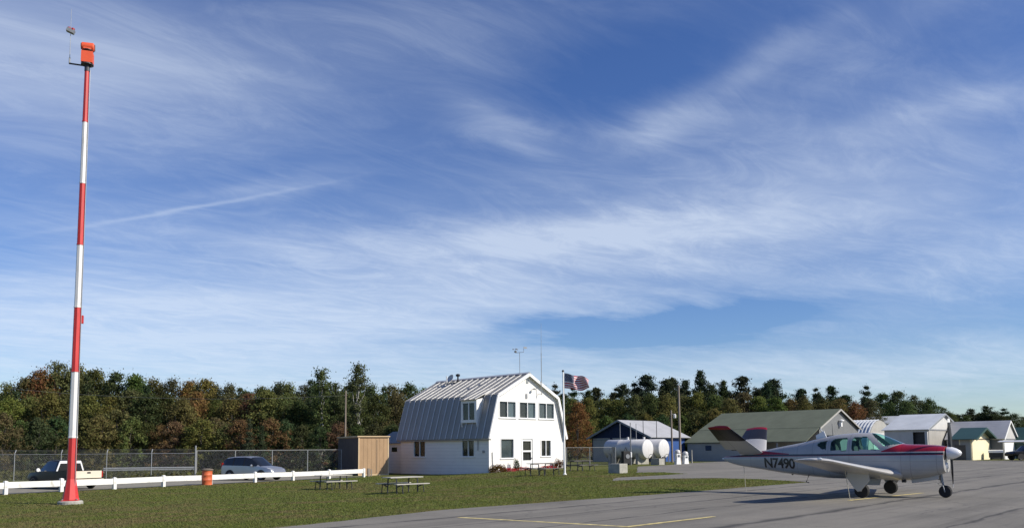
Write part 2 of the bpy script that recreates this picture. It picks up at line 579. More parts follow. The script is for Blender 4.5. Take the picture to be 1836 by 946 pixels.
M['green_roof'] = metal_sheet('olive_roof', (0.135, 0.15, 0.105), 0.75, pitch=0.3, spec=0.2)
M['green_roof2'] = metal_sheet('dark_green_roof', (0.025, 0.065, 0.055), 0.5, pitch=0.25)
M['white_roof'] = metal_sheet('white_roof', (0.55, 0.57, 0.57), 0.45, pitch=0.3)
M['cream'] = paint('cream_boards', (0.78, 0.70, 0.47), 0.7, var=0.05, scale=1.5)
M['tank'] = paint('tank_white', (0.62, 0.61, 0.59), 0.4, var=0.06, scale=1.6, dirt=(0.50, 0.47, 0.42), stretch=(2, 2, 0.6))
M['yellow'] = paint('yellow_line', (0.64, 0.53, 0.22), 0.85, var=0.3, scale=6, dirt=(0.24, 0.21, 0.14))
M['car_silver'] = paint('car_silver', (0.37, 0.385, 0.41), 0.28, 0.6, var=0.04)
M['car_black'] = paint('car_black', (0.010, 0.011, 0.013), 0.35, 0.0, var=0.1, spec=0.22)
M['car_sunlit_cream'] = paint('car_sunlit_cream', (0.66, 0.59, 0.47), 0.35, 0.0, var=0.06)  # sunlight on the pickup's rear put into the colour
M['car_white'] = paint('car_white', (0.75, 0.75, 0.74), 0.35, 0.0, var=0.04)
M['car_glass'] = paint('car_glass', (0.012, 0.014, 0.016), 0.05, 0.0, var=0.2, spec=0.8)
M['chrome'] = paint('chrome', (0.75, 0.76, 0.78), 0.12, 1.0, var=0.03)
M['lens'] = paint('lens', (0.75, 0.78, 0.80), 0.15, 0.0, var=0.05, spec=0.9)
M['redlens'] = paint('red_lens', (0.35, 0.015, 0.012), 0.2, 0.0, var=0.1)
M['plane_white'] = paint('plane_white', (0.44, 0.43, 0.415), 0.25, 0.0, var=0.03)
M['plane_black'] = paint('plane_black', (0.022, 0.020, 0.022), 0.3, 0.0, var=0.1)
M['plane_red'] = paint('plane_red', (0.24, 0.010, 0.020), 0.3, 0.0, var=0.08)
M['plane_glass'] = glass_mat('tinted_glass', (0.62, 0.93, 0.87), 0.1)
M['prop'] = paint('prop', (0.04, 0.04, 0.042), 0.4, 0.2, var=0.1)
M['spinner'] = paint('spinner', (0.78, 0.78, 0.78), 0.22, 0.1, var=0.03)
M['seat'] = paint('seat', (0.05, 0.045, 0.04), 0.9, var=0.2)
M['liner'] = paint('liner', (0.42, 0.44, 0.43), 0.9, var=0.1)
M['rope'] = paint('rope', (0.45, 0.42, 0.34), 0.9, var=0.2)
M['flower'] = leaf_mat('flower', (0.42, 0.03, 0.03), 0.5, 0.2)


# ------------------------------------------------------------------ mesh builder
class MB:
    def __init__(self):
        self.v, self.f, self.mi = [], [], []

    def add(self, vs, fs, mi=0):
        o = len(self.v)
        self.v += [tuple(x) for x in vs]
        self.f += [tuple(o + i for i in f) for f in fs]
        self.mi += [mi] * len(fs)
        return self

    def box(self, lo, hi, mi=0, mat=None):
        x0, y0, z0 = lo
        x1, y1, z1 = hi
        vs = [Vector(p) for p in ((x0, y0, z0), (x1, y0, z0), (x1, y1, z0), (x0, y1, z0), (x0, y0, z1), (x1, y0, z1), (x1, y1, z1), (x0, y1, z1))]
        if mat is not None:
            vs = [mat @ p for p in vs]
        return self.add(vs, [(3, 2, 1, 0), (4, 5, 6, 7), (0, 1, 5, 4), (1, 2, 6, 5), (2, 3, 7, 6), (3, 0, 4, 7)], mi)

    def tube(self, pts, rad, n=8, mi=0, cap=True):
        """a round bar along pts with a radius per point"""
        pts = [Vector(p) for p in pts]
        if not hasattr(rad, '__len__'):
            rad = [rad] * len(pts)
        rings = []
        vs = []
        for i, p in enumerate(pts):
            a = pts[max(0, i - 1)]
            b = pts[min(len(pts) - 1, i + 1)]
            d = (b - a).normalized()
            ref = Vector((0, 0, 1)) if abs(d.z) < 0.95 else Vector((1, 0, 0))
            e1 = d.cross(ref).normalized()
            e2 = d.cross(e1).normalized()
            rings.append(len(vs))
            for k in range(n):
                an = 2 * math.pi * k / n
                vs.append(p + (e1 * math.cos(an) + e2 * math.sin(an)) * rad[i])
        fs = []
        for i in range(len(pts) - 1):
            for k in range(n):
                k2 = (k + 1) % n
                fs.append((rings[i] + k, rings[i] + k2, rings[i + 1] + k2, rings[i + 1] + k))
        if cap:
            fs.append(tuple(range(n - 1, -1, -1)))
            fs.append(tuple(rings[-1] + k for k in range(n)))
        return self.add(vs, fs, mi)

    def lathe(self, prof, c=(0, 0, 0), axis='Z', n=20, mi=0):
        """prof: list of (radius, height) turned about an axis through c"""
        vs, fs = [], []
        for r, h in prof:
            for k in range(n):
                a = 2 * math.pi * k / n
                x, y = r * math.cos(a), r * math.sin(a)
                p = {'Z': (x, y, h), 'Y': (x, h, y), 'X': (h, x, y)}[axis]
                vs.append((p[0] + c[0], p[1] + c[1], p[2] + c[2]))
        for i in range(len(prof) - 1):
            for k in range(n):
                k2 = (k + 1) % n
                q = (i * n + k, i * n + k2, (i + 1) * n + k2, (i + 1) * n + k)
                fs.append(q)
        fs.append(tuple(range(n)))
        fs.append(tuple((len(prof) - 1) * n + k for k in range(n)))
        return self.add(vs, fs, mi)

    def prism(self, poly, a, b, axis='Y', mi=0):
        """extrude a 2-D polygon from a to b along an axis"""
        n = len(poly)

        def P(q, h):
            return {'Y': (q[0], h, q[1]), 'X': (h, q[0], q[1]), 'Z': (q[0], q[1], h)}[axis]
        vs = [P(q, a) for q in poly] + [P(q, b) for q in poly]
        fs = [tuple(range(n)), tuple(range(2 * n - 1, n - 1, -1))]
        for i in range(n):
            j = (i + 1) % n
            fs.append((i, j, n + j, n + i))
        return self.add(vs, fs, mi)

    def mesh(self, name, mats, smooth=False, fix=True):
        me = bpy.data.meshes.new(name)
        me.from_pydata(self.v, [], self.f)
        if not isinstance(mats, (list, tuple)):
            mats = [mats]
        for m in mats:
            me.materials.append(M[m] if isinstance(m, str) else m)
        me.polygons.foreach_set('material_index', self.mi)
        if fix:
            bm = bmesh.new()
            bm.from_mesh(me)
            bmesh.ops.recalc_face_normals(bm, faces=bm.faces)
            bm.to_mesh(me)
            bm.free()
        if smooth:
            me.polygons.foreach_set('use_smooth', [True] * len(me.polygons))
            try:
                me.set_sharp_from_angle(angle=R(40))
            except Exception:
                pass
        me.update()
        return me

    def build(self, name, mats, parent=None, smooth=False, loc=None, rz=None):
        return link(name, self.mesh(name, mats, smooth), parent, loc, rz)


def link(name, me, parent=None, loc=None, rz=None):
    o = bpy.data.objects.new(name, me)
    COL.objects.link(o)
    if parent is not None:
        o.parent = parent
    if loc is not None:
        o.location = loc
    if rz is not None:
        o.rotation_euler = (0, 0, rz)
    return o


def tag(o, label=None, cat=None, group=None, kind=None):
    if label:
        o['label'] = label
    if cat:
        o['category'] = cat
    if group:
        o['group'] = group
    if kind:
        o['kind'] = kind
    return o


def thing(name, label, cat, loc=(0, 0, 0), rz=0.0, group=None):
    o = bpy.data.objects.new(name, None)
    COL.objects.link(o)
    o.empty_display_size = 0.3
    o.location = loc
    o.rotation_euler = (0, 0, rz)
    return tag(o, label, cat, group)


def copy_tree(o, parent=None):
    c = o.copy()
    COL.objects.link(c)
    c.parent = parent
    for ch in o.children:
        copy_tree(ch, c)
    return c


def on_ground(p):
    return (p.x, p.y, gz(p.x, p.y))


# ------------------------------------------------------------------ the setting
def terrain():
    def axis(dense_lo, dense_hi, step, far_lo, far_hi):
        a = list(np.arange(dense_lo, dense_hi + 0.01, step))
        k = step
        x = dense_hi
        while x < far_hi:
            k *= 1.35
            x += k
            a.append(x)
        k = step
        x = dense_lo
        while x > far_lo:
            k *= 1.35
            x -= k
            a.insert(0, x)
        return a
    xs = axis(-45, 20, 1.0, -3000, 3000)
    ys = axis(8, 90, 1.0, -400, 4500)
    vs = [(x, y, gz(x, y)) for y in ys for x in xs]
    n = len(xs)
    fs = [(j * n + i, j * n + i + 1, (j + 1) * n + i + 1, (j + 1) * n + i) for j in range(len(ys) - 1) for i in range(n - 1)]
    mb = MB().add(vs, fs)
    me = mb.mesh('ground', 'lawn', fix=False)
    me.polygons.foreach_set('use_smooth', [True] * len(me.polygons))
    tag(link('ground', me), kind='structure')


terrain()


def flat_sheet(name, poly, z, mat):
    tris = tessellate_polygon([[Vector((p[0], p[1], 0)) for p in poly]])
    mb = MB()
    fs = []
    for t in tris:
        a, b, c = (Vector(poly[i]) for i in t)
        cr = (b - a).cross(c - a)
        fs.append(t if cr > 0 else (t[0], t[2], t[1]))
    mb.add([(p[0], p[1], z) for p in poly], fs)
    return link(name, mb.mesh(name, mat, fix=False))


def rough_line(pts, step=0.35, amp=0.05):
    """points along a polyline with a slightly ragged offset"""
    out = []
    for a, b in zip(pts[:-1], pts[1:]):
        a, b = Vector(a), Vector(b)
        L = (b - a).length
        n = max(1, int(L / step))
        d = (b - a).normalized()
        q = Vector((-d.y, d.x))
        for i in range(n):
            p = a + (b - a) * i / n
            w = mnoise.noise(Vector((p.x * 0.9, p.y * 0.9, 3.3))) * amp * 2 + random.uniform(-amp, amp) * 0.5
            out.append(p + q * w)
    out.append(Vector(pts[-1]))
    return out


def g2(px, py):
    p = gnd(px, py)
    return (p.x, p.y)


edge_near = [(-17.0 * U2.x * 1.0 + P0.x, -17.0 * U2.y + P0.y), (P0.x, P0.y), g2(800, 913.5), g2(1138, 889), g2(1308, 875.5), g2(1452, 864)]
edge_back = [g2(1452, 864), g2(1360, 858.5), g2(1280, 856.5), g2(1180, 858), g2(1095, 861.5)]
edge_back2 = [g2(1095, 861.5), g2(1105, 856), g2(1160, 853), g2(1232, 849), g2(1190, 846), g2(1142, 846.5), g2(1143, 836)]
edge_far = [g2(1143, 836), g2(1200, 833), g2(1236, 829.5), g2(1300, 826.5), g2(1480, 824), g2(1700, 824.5), g2(1836, 825), (190, 95), (190, -60), (-60, -60)]
poly = rough_line(edge_near)[:-1] + rough_line(edge_back)[:-1] + rough_line(edge_back2, 0.4, 0.05)[:-1] + rough_line(edge_far, 1.5, 0.1)
tag(flat_sheet('apron', poly, 0.012, 'asphalt'), kind='structure')


def quad_sheet(name, a, b, c, d, n, m, mat, dz):
    """a draped sheet over the ground between four plan points"""
    vs, fs = [], []
    for j in range(m + 1):
        for i in range(n + 1):
            p = (Vector(a) * (1 - i / n) + Vector(b) * i / n) * (1 - j / m) + (Vector(d) * (1 - i / n) + Vector(c) * i / n) * j / m
            w = 0.0
            if j in (0, m):
                w = mnoise.noise(Vector((p.x * 0.8, p.y * 0.8, 1.0))) * 0.18
            vs.append((p.x, p.y + w, gz(p.x, p.y) + dz))
    fs = [(j * (n + 1) + i, j * (n + 1) + i + 1, (j + 1) * (n + 1) + i + 1, (j + 1) * (n + 1) + i) for j in range(m) for i in range(n)]
    return link(name, MB().add(vs, fs).mesh(name, mat, fix=False))


# white rail line (plan): nine posts, straight
RAIL_A = Vector(g2(10, 886))
RAIL_B = Vector(g2(652, 854.5))
rail_dir = (RAIL_B - RAIL_A).normalized()
rail_nrm = Vector((-rail_dir.y, rail_dir.x))      # away from the camera side
lot_a = RAIL_A - rail_dir * 22 + rail_nrm * 0.15
lot_b = RAIL_B + rail_dir * 0.6 + rail_nrm * 0.15
tag(quad_sheet('parking_lot', lot_a, lot_b, lot_b + rail_nrm * 13, lot_a + rail_nrm * 13, 60, 14, 'gravel', 0.02), kind='structure')


def paint_line(name, p, q, w, z=0.016):
    p, q = Vector(p), Vector(q)
    d = (q - p).normalized()
    n = Vector((-d.y, d.x)) * w * 0.5
    L = (q - p).length
    k = max(2, int(L / 0.3))
    vs, fs = [], []
    for i in range(k + 1):
        c = p + d * L * i / k
        a = random.uniform(0.82, 1.06)
        vs += [(c.x + n.x * a, c.y + n.y * a, z), (c.x - n.x * a, c.y - n.y * a, z)]
    fs = [(2 * i + 1, 2 * i + 3, 2 * i + 2, 2 * i) for i in range(k)]
    return tag(link(name, MB().add(vs, fs).mesh(name, 'yellow', fix=False)), kind='structure')


paint_line('painted_marking', g2(822, 927.5), g2(1128, 944.5), 0.15)
paint_line('painted_marking', g2(1122, 945.2), g2(1280, 926.5), 0.15, 0.0205)
paint_line('painted_marking', g2(1522, 897), g2(1655, 883.5), 0.15)


# short mown grass standing on the near lawn
def grass_blades():
    rng = np.random.default_rng(3)
    N = 260000
    out_v, col = [], 0
    d = 16 + 48 * rng.random(N) ** 1.5
    px = -60 + 1500 * rng.random(N)
    x = (px - PPX) / FPX * d
    y = d
    s = (x - P0.x) * V2.x + (y - P0.y) * V2.y
    s = s + 0.08 * np.sin(x * 3.1) + rng.normal(0, 0.03, N)
    r = (x - RAIL_A.x) * rail_nrm.x + (y - RAIL_A.y) * rail_nrm.y
    keep = (s > 0.0) & (r < 0.25)
    pv = np.array([(p[0], p[1]) for p in poly])
    qv = np.roll(pv, 1, 0)
    inside = np.zeros(N, bool)
    for (x0, y0), (x1, y1) in zip(pv, qv):
        if y0 != y1:
            inside ^= ((y0 > y) != (y1 > y)) & (x < (x1 - x0) * (y - y0) / (y1 - y0) + x0)
    keep &= ~inside
    keep &= (s > 0.45) | (rng.random(N) < 0.35)
    x, y, d = x[keep], y[keep], d[keep]
    n = len(x)
    z = np.array([gz(a, b) for a, b in zip(x, y)])
    h = rng.uniform(0.015, 0.045, n)
    tall = rng.random(n) < 0.03
    h[tall] *= 1.5
    w = rng.uniform(0.008, 0.022, n) * (d / 22)
    an = rng.uniform(0, 6.283, n)
    dx, dy = np.cos(an) * w, np.sin(an) * w
    lx, ly = rng.normal(0, 0.04, n), rng.normal(0, 0.04, n)
    V = np.empty((n, 3, 3))
    V[:, 0] = np.stack([x - dx, y - dy, z - 0.005], 1)
    V[:, 1] = np.stack([x + dx, y + dy, z - 0.005], 1)
    V[:, 2] = np.stack([x + lx, y + ly, z + h], 1)
    me = bpy.data.meshes.new('grass')
    me.vertices.add(n * 3)
    me.vertices.foreach_set('co', V.reshape(-1))
    me.loops.add(n * 3)
    me.loops.foreach_set('vertex_index', np.arange(n * 3, dtype=np.int32))
    me.polygons.add(n)
    me.polygons.foreach_set('loop_start', np.arange(0, n * 3, 3, dtype=np.int32))
    me.materials.append(leaf_mat('grass_blade', (0.152, 0.182, 0.048), 0.22, 0.4, (0.215, 0.178, 0.082), 0.55))
    me.update()
    me.validate()
    tag(link('grass', me), 'short mown green grass covering the lawn beside the apron', 'grass', kind='stuff')


grass_blades()

# ------------------------------------------------------------------ rotating-beacon mast
def beacon_mast():
    base = gnd(126, 903)
    Y = base.y
    t = thing('beacon_mast', 'tall red and white banded steel beacon mast on a round concrete footing', 'mast', on_ground(base), R(20))
    gzb = gz(base.x, base.y)

    def h(y, x=140):
        return at(x, y, Y).z - gzb
    MB().lathe([(0.40, -0.15), (0.46, -0.15), (0.46, 0.10), (0.41, 0.14), (0.0, 0.14)], n=24).build('concrete_footing', 'concrete', t)
    # flared square base
    zt = h(858, 128)
    mb = MB()
    n = 8
    prof = [(0.305, 0.165), (0.305, 0.19), (0.175, zt)]
    mb.lathe(prof, n=8)
    mb.box((-0.29, -0.29, 0.141), (0.29, 0.29, 0.17))
    mb.build('flared_base', 'red', t)
    ys = [(858, 782, 'red'), (782, 664, 'mastwhite'), (664, 549, 'red'), (549, 437, 'mastwhite'), (437, 327, 'red'), (327, 217, 'mastwhite'), (217, 118, 'red')]
    H = h(118, 158)

    def rad(z):
        return 0.175 - 0.085 * (z / H)
    for y0, y1, m in ys:
        x0 = 126 + (905 - y0) * 0.0417
        x1 = 126 + (905 - y1) * 0.0417
        z0, z1 = h(y0, x0), h(y1, x1)
        mb = MB()
        mb.lathe([(rad(z0), z0), (rad(z1), z1 - 0.002)], n=8)
        mb.build('pole_section', m, t)
    for y0, y1, m in ys[1:]:
        zj = h(y0, 126 + (905 - y0) * 0.0417)
        MB().lathe([(rad(zj) + 0.001, zj - 0.06), (rad(zj) + 0.014, zj - 0.055), (rad(zj) + 0.014, zj + 0.0), (rad(zj) + 0.001, zj + 0.005)], n=8).build('joint_collar', m, t)
    MB().tube([(rad(0) * 0.9, -0.12, 0.3), (rad(H) + 0.03, -0.03, H - 0.2)], 0.016, 6).build('cable_conduit', 'steel', t)
    for k in range(4):
        a = R(45 + 90 * k)
        MB().lathe([(0.03, 0.17), (0.03, 0.22)], c=(0.36 * math.cos(a), 0.36 * math.sin(a), 0), n=6).build('anchor_bolt', 'steel', t)
    zc = h(572, 147)
    MB().box((0.10, -0.08, zc - 0.16), (0.22, 0.08, zc + 0.16)).build('hand_hole_box', 'red', t)
    # beacon
    s = Y / FPX
    zb = H
    MB().lathe([(0.10, zb - 0.25), (0.10, zb), (0.24, zb + 0.02), (0.24, zb + 0.07), (0.1, zb + 0.07)], n=16).build('platform', 'dark', t)
    bx = MB().box((-0.215, -0.215, zb + 0.075), (0.215, 0.215, zb + 0.55))
    bx.box((-0.228, -0.14, zb + 0.15), (-0.216, 0.14, zb + 0.48))
    bx.build('beacon_housing', 'orange', t)
    lamp = MB()
    lamp.lathe([(0.12, zb + 0.552), (0.12, zb + 0.64), (0.20, zb + 0.64), (0.20, zb + 0.66)], n=14)
    lamp.build('turntable', 'dark', t)
    hd = MB()
    hd.lathe([(0.10, -0.24), (0.165, -0.22), (0.175, 0.2), (0.15, 0.23), (0.05, 0.24)], c=(0, 0, zb + 0.81), axis='X', n=18)
    hd.box((-0.15, -0.15, zb + 0.661), (0.15, 0.15, zb + 0.76))
    head = hd.build('beacon_head', 'orange', t, smooth=True)
    MB().lathe([(0.13, -0.255), (0.13, -0.241)], c=(0, 0, zb + 0.81), axis='X', n=18).build('lens', 'dark', head)
    MB().tube([(0.19, 0.05, zb + 0.6), (0.26, 0.05, zb + 0.7), (0.25, 0.05, zb + 0.95)], 0.02, 6).build('conduit', 'dark', t)
    # side arm with whip and small instrument, in the plane across the picture
    c, sn = math.cos(-R(20)), math.sin(-R(20))

    def L(x, y, z):
        return (x * c - y * sn, x * sn + y * c, z)
    ax = -0.74
    MB().tube([L(0.2, 0, zb - 0.05), L(ax, 0, zb + 0.10)], 0.035, 8).build('side_arm', 'dark', t)
    z1 = h(54, 125) if False else zb + 0.10 + 1.42
    whip = MB().tube([L(ax, 0, zb + 0.08), L(ax, 0, zb + 0.35)], 0.03, 8)
    whip.tube([L(ax, 0, zb + 0.3), L(ax - 0.01, 0, z1 + 0.95)], [0.013, 0.006], 6)
    whip.build('antenna_whip', 'galv', t)
    ins = MB()
    mt = Matrix.Translation(L(ax, 0, z1)) @ Matrix.Rotation(R(20), 4, 'Y')
    ins.box((-0.15, -0.10, -0.09), (0.15, 0.10, 0.06), mat=mt)
    ob = ins.build('obstruction_light', 'steel', t)
    i2 = MB()
    i2.lathe([(0.05, 0.0), (0.08, 0.01), (0.08, 0.08), (0.04, 0.11)], c=L(ax - 0.08, 0, z1 + 0.05), n=12)
    i2.lathe([(0.05, 0.0), (0.08, 0.01), (0.08, 0.08), (0.04, 0.11)], c=L(ax + 0.08, 0, z1 + 0.0), n=12)
    i2.build('red_globe', 'redlens', ob, smooth=True)


beacon_mast()

# ------------------------------------------------------------------ white rail fence
def rail_fence():
    org = (RAIL_A.x, RAIL_A.y, 0)
    t = thing('rail_fence', 'long low white board rail fence along the edge of the lawn', 'fence', (RAIL_A.x, RAIL_A.y, gz(RAIL_A.x, RAIL_A.y)))
    z00 = gz(RAIL_A.x, RAIL_A.y)
    pxs = [-100, 10, 110, 205, 293, 377, 457, 525, 590, 652]
    pts = []
    for px in pxs:
        # where the rail line meets this column of view
        d = ray(px, 870)
        # solve RAIL_A + k*rail_dir on the ray's plan line
        den = rail_dir.x * d.y - rail_dir.y * d.x
        k = -(RAIL_A.x * d.y - RAIL_A.y * d.x) / den
        pts.append(RAIL_A + rail_dir * k)
    post = MB().box((-0.085, -0.085, -0.2), (0.085, 0.085, 0.66))
    post.add([(-0.085, -0.085, 0.66), (0.085, -0.085, 0.66), (0.085, 0.085, 0.66), (-0.085, 0.085, 0.66), (0, 0, 0.70)], [(0, 1, 4), (1, 2, 4), (2, 3, 4), (3, 0, 4)])
    pm = post.mesh('post', 'white_worn')
    an = math.atan2(rail_dir.y, rail_dir.x)
    for i, p in enumerate(pts):
        z = gz(p.x, p.y) - z00
        link('post', pm, t, (p.x - org[0], p.y - org[1], z + random.uniform(-0.03, 0.03)), an + random.uniform(-0.06, 0.06))
    for a, b in zip(pts[:-1], pts[1:]):
        za, zb = gz(a.x, a.y) - z00 + random.uniform(-0.02, 0.02), gz(b.x, b.y) - z00 + random.uniform(-0.02, 0.02)
        d = (b - a).normalized()
        q = Vector((d.y, -d.x))            # towards the lawn
        o1 = a - Vector(org[:2]) + d * 0.10
        o2 = b - Vector(org[:2]) - d * 0.10
        vs = []
        for pnt, z in ((o1, za), (o2, zb)):
            for off in (-0.04, 0.05):
                for zz_ in (0.30, 0.60):
                    vs.append((pnt.x + q.x * off, pnt.y + q.y * off, z + zz_))
        MB().add(vs, [(0, 1, 3, 2), (4, 6, 7, 5), (0, 4, 5, 1), (2, 3, 7, 6), (1, 5, 7, 3), (0, 2, 6, 4)]).build('rail_board', 'white_worn', t)


rail_fence()

# dark stump post beside the rail's end
pe = gnd(661, 853)
MB_ = MB().box((-0.09, -0.09, -0.2), (0.09, 0.09, 0.62))
MB_.box((0.18, -0.05, -0.2), (0.27, 0.04, 0.55))
tag(MB_.build('timber_post', 'pole_wood', None, loc=on_ground(pe), rz=R(30)), 'short weathered timber post pair past the end of the white rail', 'post')


# ------------------------------------------------------------------ chain-link fences
def chain_link(name, label, pts, H=1.95, spacing=3.05, arms=True, tall=(), mesh_gap=0.085, rail_r=0.024):
    """posts, rails, wire fabric along a plan polyline"""
    o = Vector(pts[0])
    z0 = gz(o.x, o.y)
    t = thing(name, label, 'fence', (o.x, o.y, z0))
    post_me = MB().tube([(0, 0, -0.2), (0, 0, H)], 0.038, 8).mesh('post', 'galv', True)
    arm_me = MB().tube([(0, 0, -0.2), (0, 0, H), (0, 0.05, H + 0.1), (0, 0.24, H + 0.30)], 0.034, 8).mesh('post', 'galv', True)
    tall_me = MB().tube([(0, 0, -0.2), (0, 0, H + 0.55)], 0.06, 8).mesh('post', 'galv', True)
    fab = MB()
    rails = MB()
    barbs = MB()
    for a, b in zip(pts[:-1], pts[1:]):
        a, b = Vector(a), Vector(b)
        L = (b - a).length
        d = (b - a).normalized()
        n = max(1, round(L / spacing))
        an = math.atan2(d.y, d.x)
        for i in range(n + 1):
            p = a + d * (L * i / n)
            key = len([1 for k in tall if (p - Vector(k)).length < spacing * 0.5])
            link('post', tall_me if key else (arm_me if arms else post_me), t, (p.x - o.x, p.y - o.y, gz(p.x, p.y) - z0), an)

        def W(s_, z_):
            p = a + d * s_
            return Vector((p.x - o.x, p.y - o.y, gz(p.x, p.y) - z0 + z_))
        k = max(2, int(L / 3))
        rails.tube([W(L * i / k, H - 0.02) for i in range(k + 1)], rail_r, 6)
        rails.tube([W(L * i / k, 0.06) for i in range(k + 1)], 0.006, 4)
        if arms:
            q = Vector((-d.y, d.x))
            for hh, off in ((0.1, 0.06), (0.2, 0.15), (0.29, 0.23)):
                barbs.tube([W(L * i / k, H + hh) + Vector((q.x * off, q.y * off, 0)) for i in range(k + 1)], 0.006, 3)
        Hf = H - 0.08
        s0 = -Hf
        while s0 < L:
            for sg in (1, -1):
                x0, x1 = s0, s0 + Hf
                za, zb = (0.05, 0.05 + Hf) if sg > 0 else (0.05 + Hf, 0.05)
                if x0 < 0:
                    za = za + (zb - za) * (0 - x0) / Hf
                    x0 = 0
                if x1 > L:
                    zb = za + (zb - za) * (L - x0) / (x1 - x0)
                    x1 = L
                if x1 - x0 > 0.05:
                    fab.tube([W(x0, za), W(x1, zb)], 0.0036, 3, cap=False)
            s0 += mesh_gap * 1.414
    fb = fab.build('wire_fabric', 'galv', t)
    fb['kind'] = 'stuff'
    rails.build('top_rail', 'galv', t)
    if arms:
        barbs.build('barbed_wire', 'galv', t)
    return t


def fpt(px, Y):
    p = at(px, 840, Y)
    return (p.x, p.y)


chain_link('chain_link_fence', 'grey chain link fence with barbed wire arms behind the parked vehicles', [fpt(-60, 60), fpt(350, 63)], tall=[fpt(350, 63)], spacing=3.4)
chain_link('chain_link_fence', 'plain topped chain link fence running from the tall post to the tan shed', [fpt(352, 63.2), fpt(612, 69)], arms=False, H=2.13, spacing=3.1)


# galvanised beam rail on the far side of the fence
def beam_rail(label, pa, pb):
    a, b = Vector(pa), Vector(pb)
    z0 = gz(a.x, a.y)
    t = thing('guard_rail', label, 'guard rail', (a.x, a.y, z0))
    d = (b - a).normalized()
    L = (b - a).length
    an = math.atan2(d.y, d.x)
    me = MB().box((-0.06, -0.06, -0.2), (0.06, 0.06, 0.72)).mesh('post', 'pole_wood')
    n = int(L / 2.2)
    for i in range(n + 1):
        p = d * L * i / n
        link('post', me, t, (p.x, p.y, 0), an)
    prof = [(-0.08, 0.42), (-0.12, 0.48), (-0.12, 0.53), (-0.07, 0.58), (-0.12, 0.63), (-0.12, 0.68), (-0.08, 0.74), (-0.065, 0.74), (-0.05, 0.58), (-0.065, 0.42)]
    mb = MB()
    for y0 in (0,):
        vs = [(0, y, z) for y, z in prof] + [(L, y, z) for y, z in prof]
        m_ = len(prof)
        vs = [Matrix.Rotation(an, 3, 'Z') @ Vector(v) for v in vs]
        mb.add(vs, [(i, (i + 1) % m_, m_ + (i + 1) % m_, m_ + i) for i in range(m_)] + [tuple(range(m_)), tuple(range(2 * m_ - 1, m_ - 1, -1))])
    mb.build('beam', 'galv', t)


beam_rail('low galvanised guard rail seen through the chain link fence', fpt(186, 71), fpt(352, 73))


# ------------------------------------------------------------------ vehicles
def car_loft(st, parent, body='car_silver', glass='car_glass', glass_rules=None, trim=None):
    """st: stations (x, z_sill, z_belt, z_top, w_low, w_belt, w_top)"""
    rings = []
    for x, zb, zbelt, zt, wl_, wb, wt in st:
        half = [(wl_ * 0.90, zb), (wl_, zb + 0.10), (wl_ * 1.01, (zb + zbelt) * 0.5 + 0.05), (wb, zbelt), (wt, max(zbelt + 0.004, zt - 0.07)), (wt * 0.86, max(zbelt + 0.006, zt - 0.012)), (wt * 0.4, zt)]
        ring = [(x, y, z) for y, z in half] + [(x, -y, z) for y, z in reversed(half)]
        rings.append(ring)
    n = len(rings[0])
    parts = {}
    for i in range(len(rings) - 1):
        for k in range(n):
            k2 = (k + 1) % n
            seg = 'body'
            side = 'L' if k < 6 else 'R'
            if k in (3, 9):
                seg = 'side'
            elif 4 <= k <= 8:
                seg = 'top'
            elif k == 13:
                seg = 'floor'
            g = glass_rules.get((i, seg)) if glass_rules else None
            key = (g + side if seg == 'side' else g) if g else 'body'
            parts.setdefault(key, []).append([rings[i][k], rings[i][k2], rings[i + 1][k2], rings[i + 1][k]])
    parts['body'].append(rings[0])
    parts['body'].append(rings[-1])
    for key, fl in parts.items():
        mb = MB()
        for f in fl:
            mb.add(f, [tuple(range(len(f)))])
        nm = 'body' if key == 'body' else ('windshield' if 'front' in key else 'rear_window' if 'rear' in key else 'side_window')
        me = mb.mesh(nm, body if key == 'body' else glass, fix=False)
        bm = bmesh.new()
        bm.from_mesh(me)
        bmesh.ops.remove_doubles(bm, verts=bm.verts, dist=0.0005)
        bmesh.ops.recalc_face_normals(bm, faces=bm.faces)
        bm.to_mesh(me)
        bm.free()
        me.polygons.foreach_set('use_smooth', [True] * len(me.polygons))
        me.set_sharp_from_angle(angle=R(32))
        link(nm, me, parent)


def wheel(parent, x, y, r, w=0.2, side=1):
    ty = MB().lathe([(r * 0.6, -w / 2), (r * 0.92, -w / 2), (r, -w * 0.36), (r, w * 0.36), (r * 0.92, w / 2), (r * 0.6, w / 2)], axis='Y', n=22)
    wh = ty.build('wheel', 'rubber', parent, smooth=True, loc=(x, y, r))
    rim = MB().lathe([(r * 0.15, w * 0.46), (r * 0.5, w * 0.44), (r * 0.62, w * 0.52), (r * 0.62, -w * 0.52), (r * 0.2, -w * 0.5)], axis='Y', n=18)
    rim.build('rim', 'steel', wh, smooth=True)


def arch(parent, x, y, r, s):
    mb = MB()
    n = 14
    pts = [(math.cos(math.pi * k / n) * r, math.sin(math.pi * k / n) * r) for k in range(n + 1)] + [(-r * 0.98, -0.12), (r * 0.98, -0.12)]
    mb.prism([(p[0], p[1]) for p in pts], 0.0, 0.015 * s, axis='Y')
    mb.build('wheel_arch', 'black', parent, loc=(x, y, 0.33))


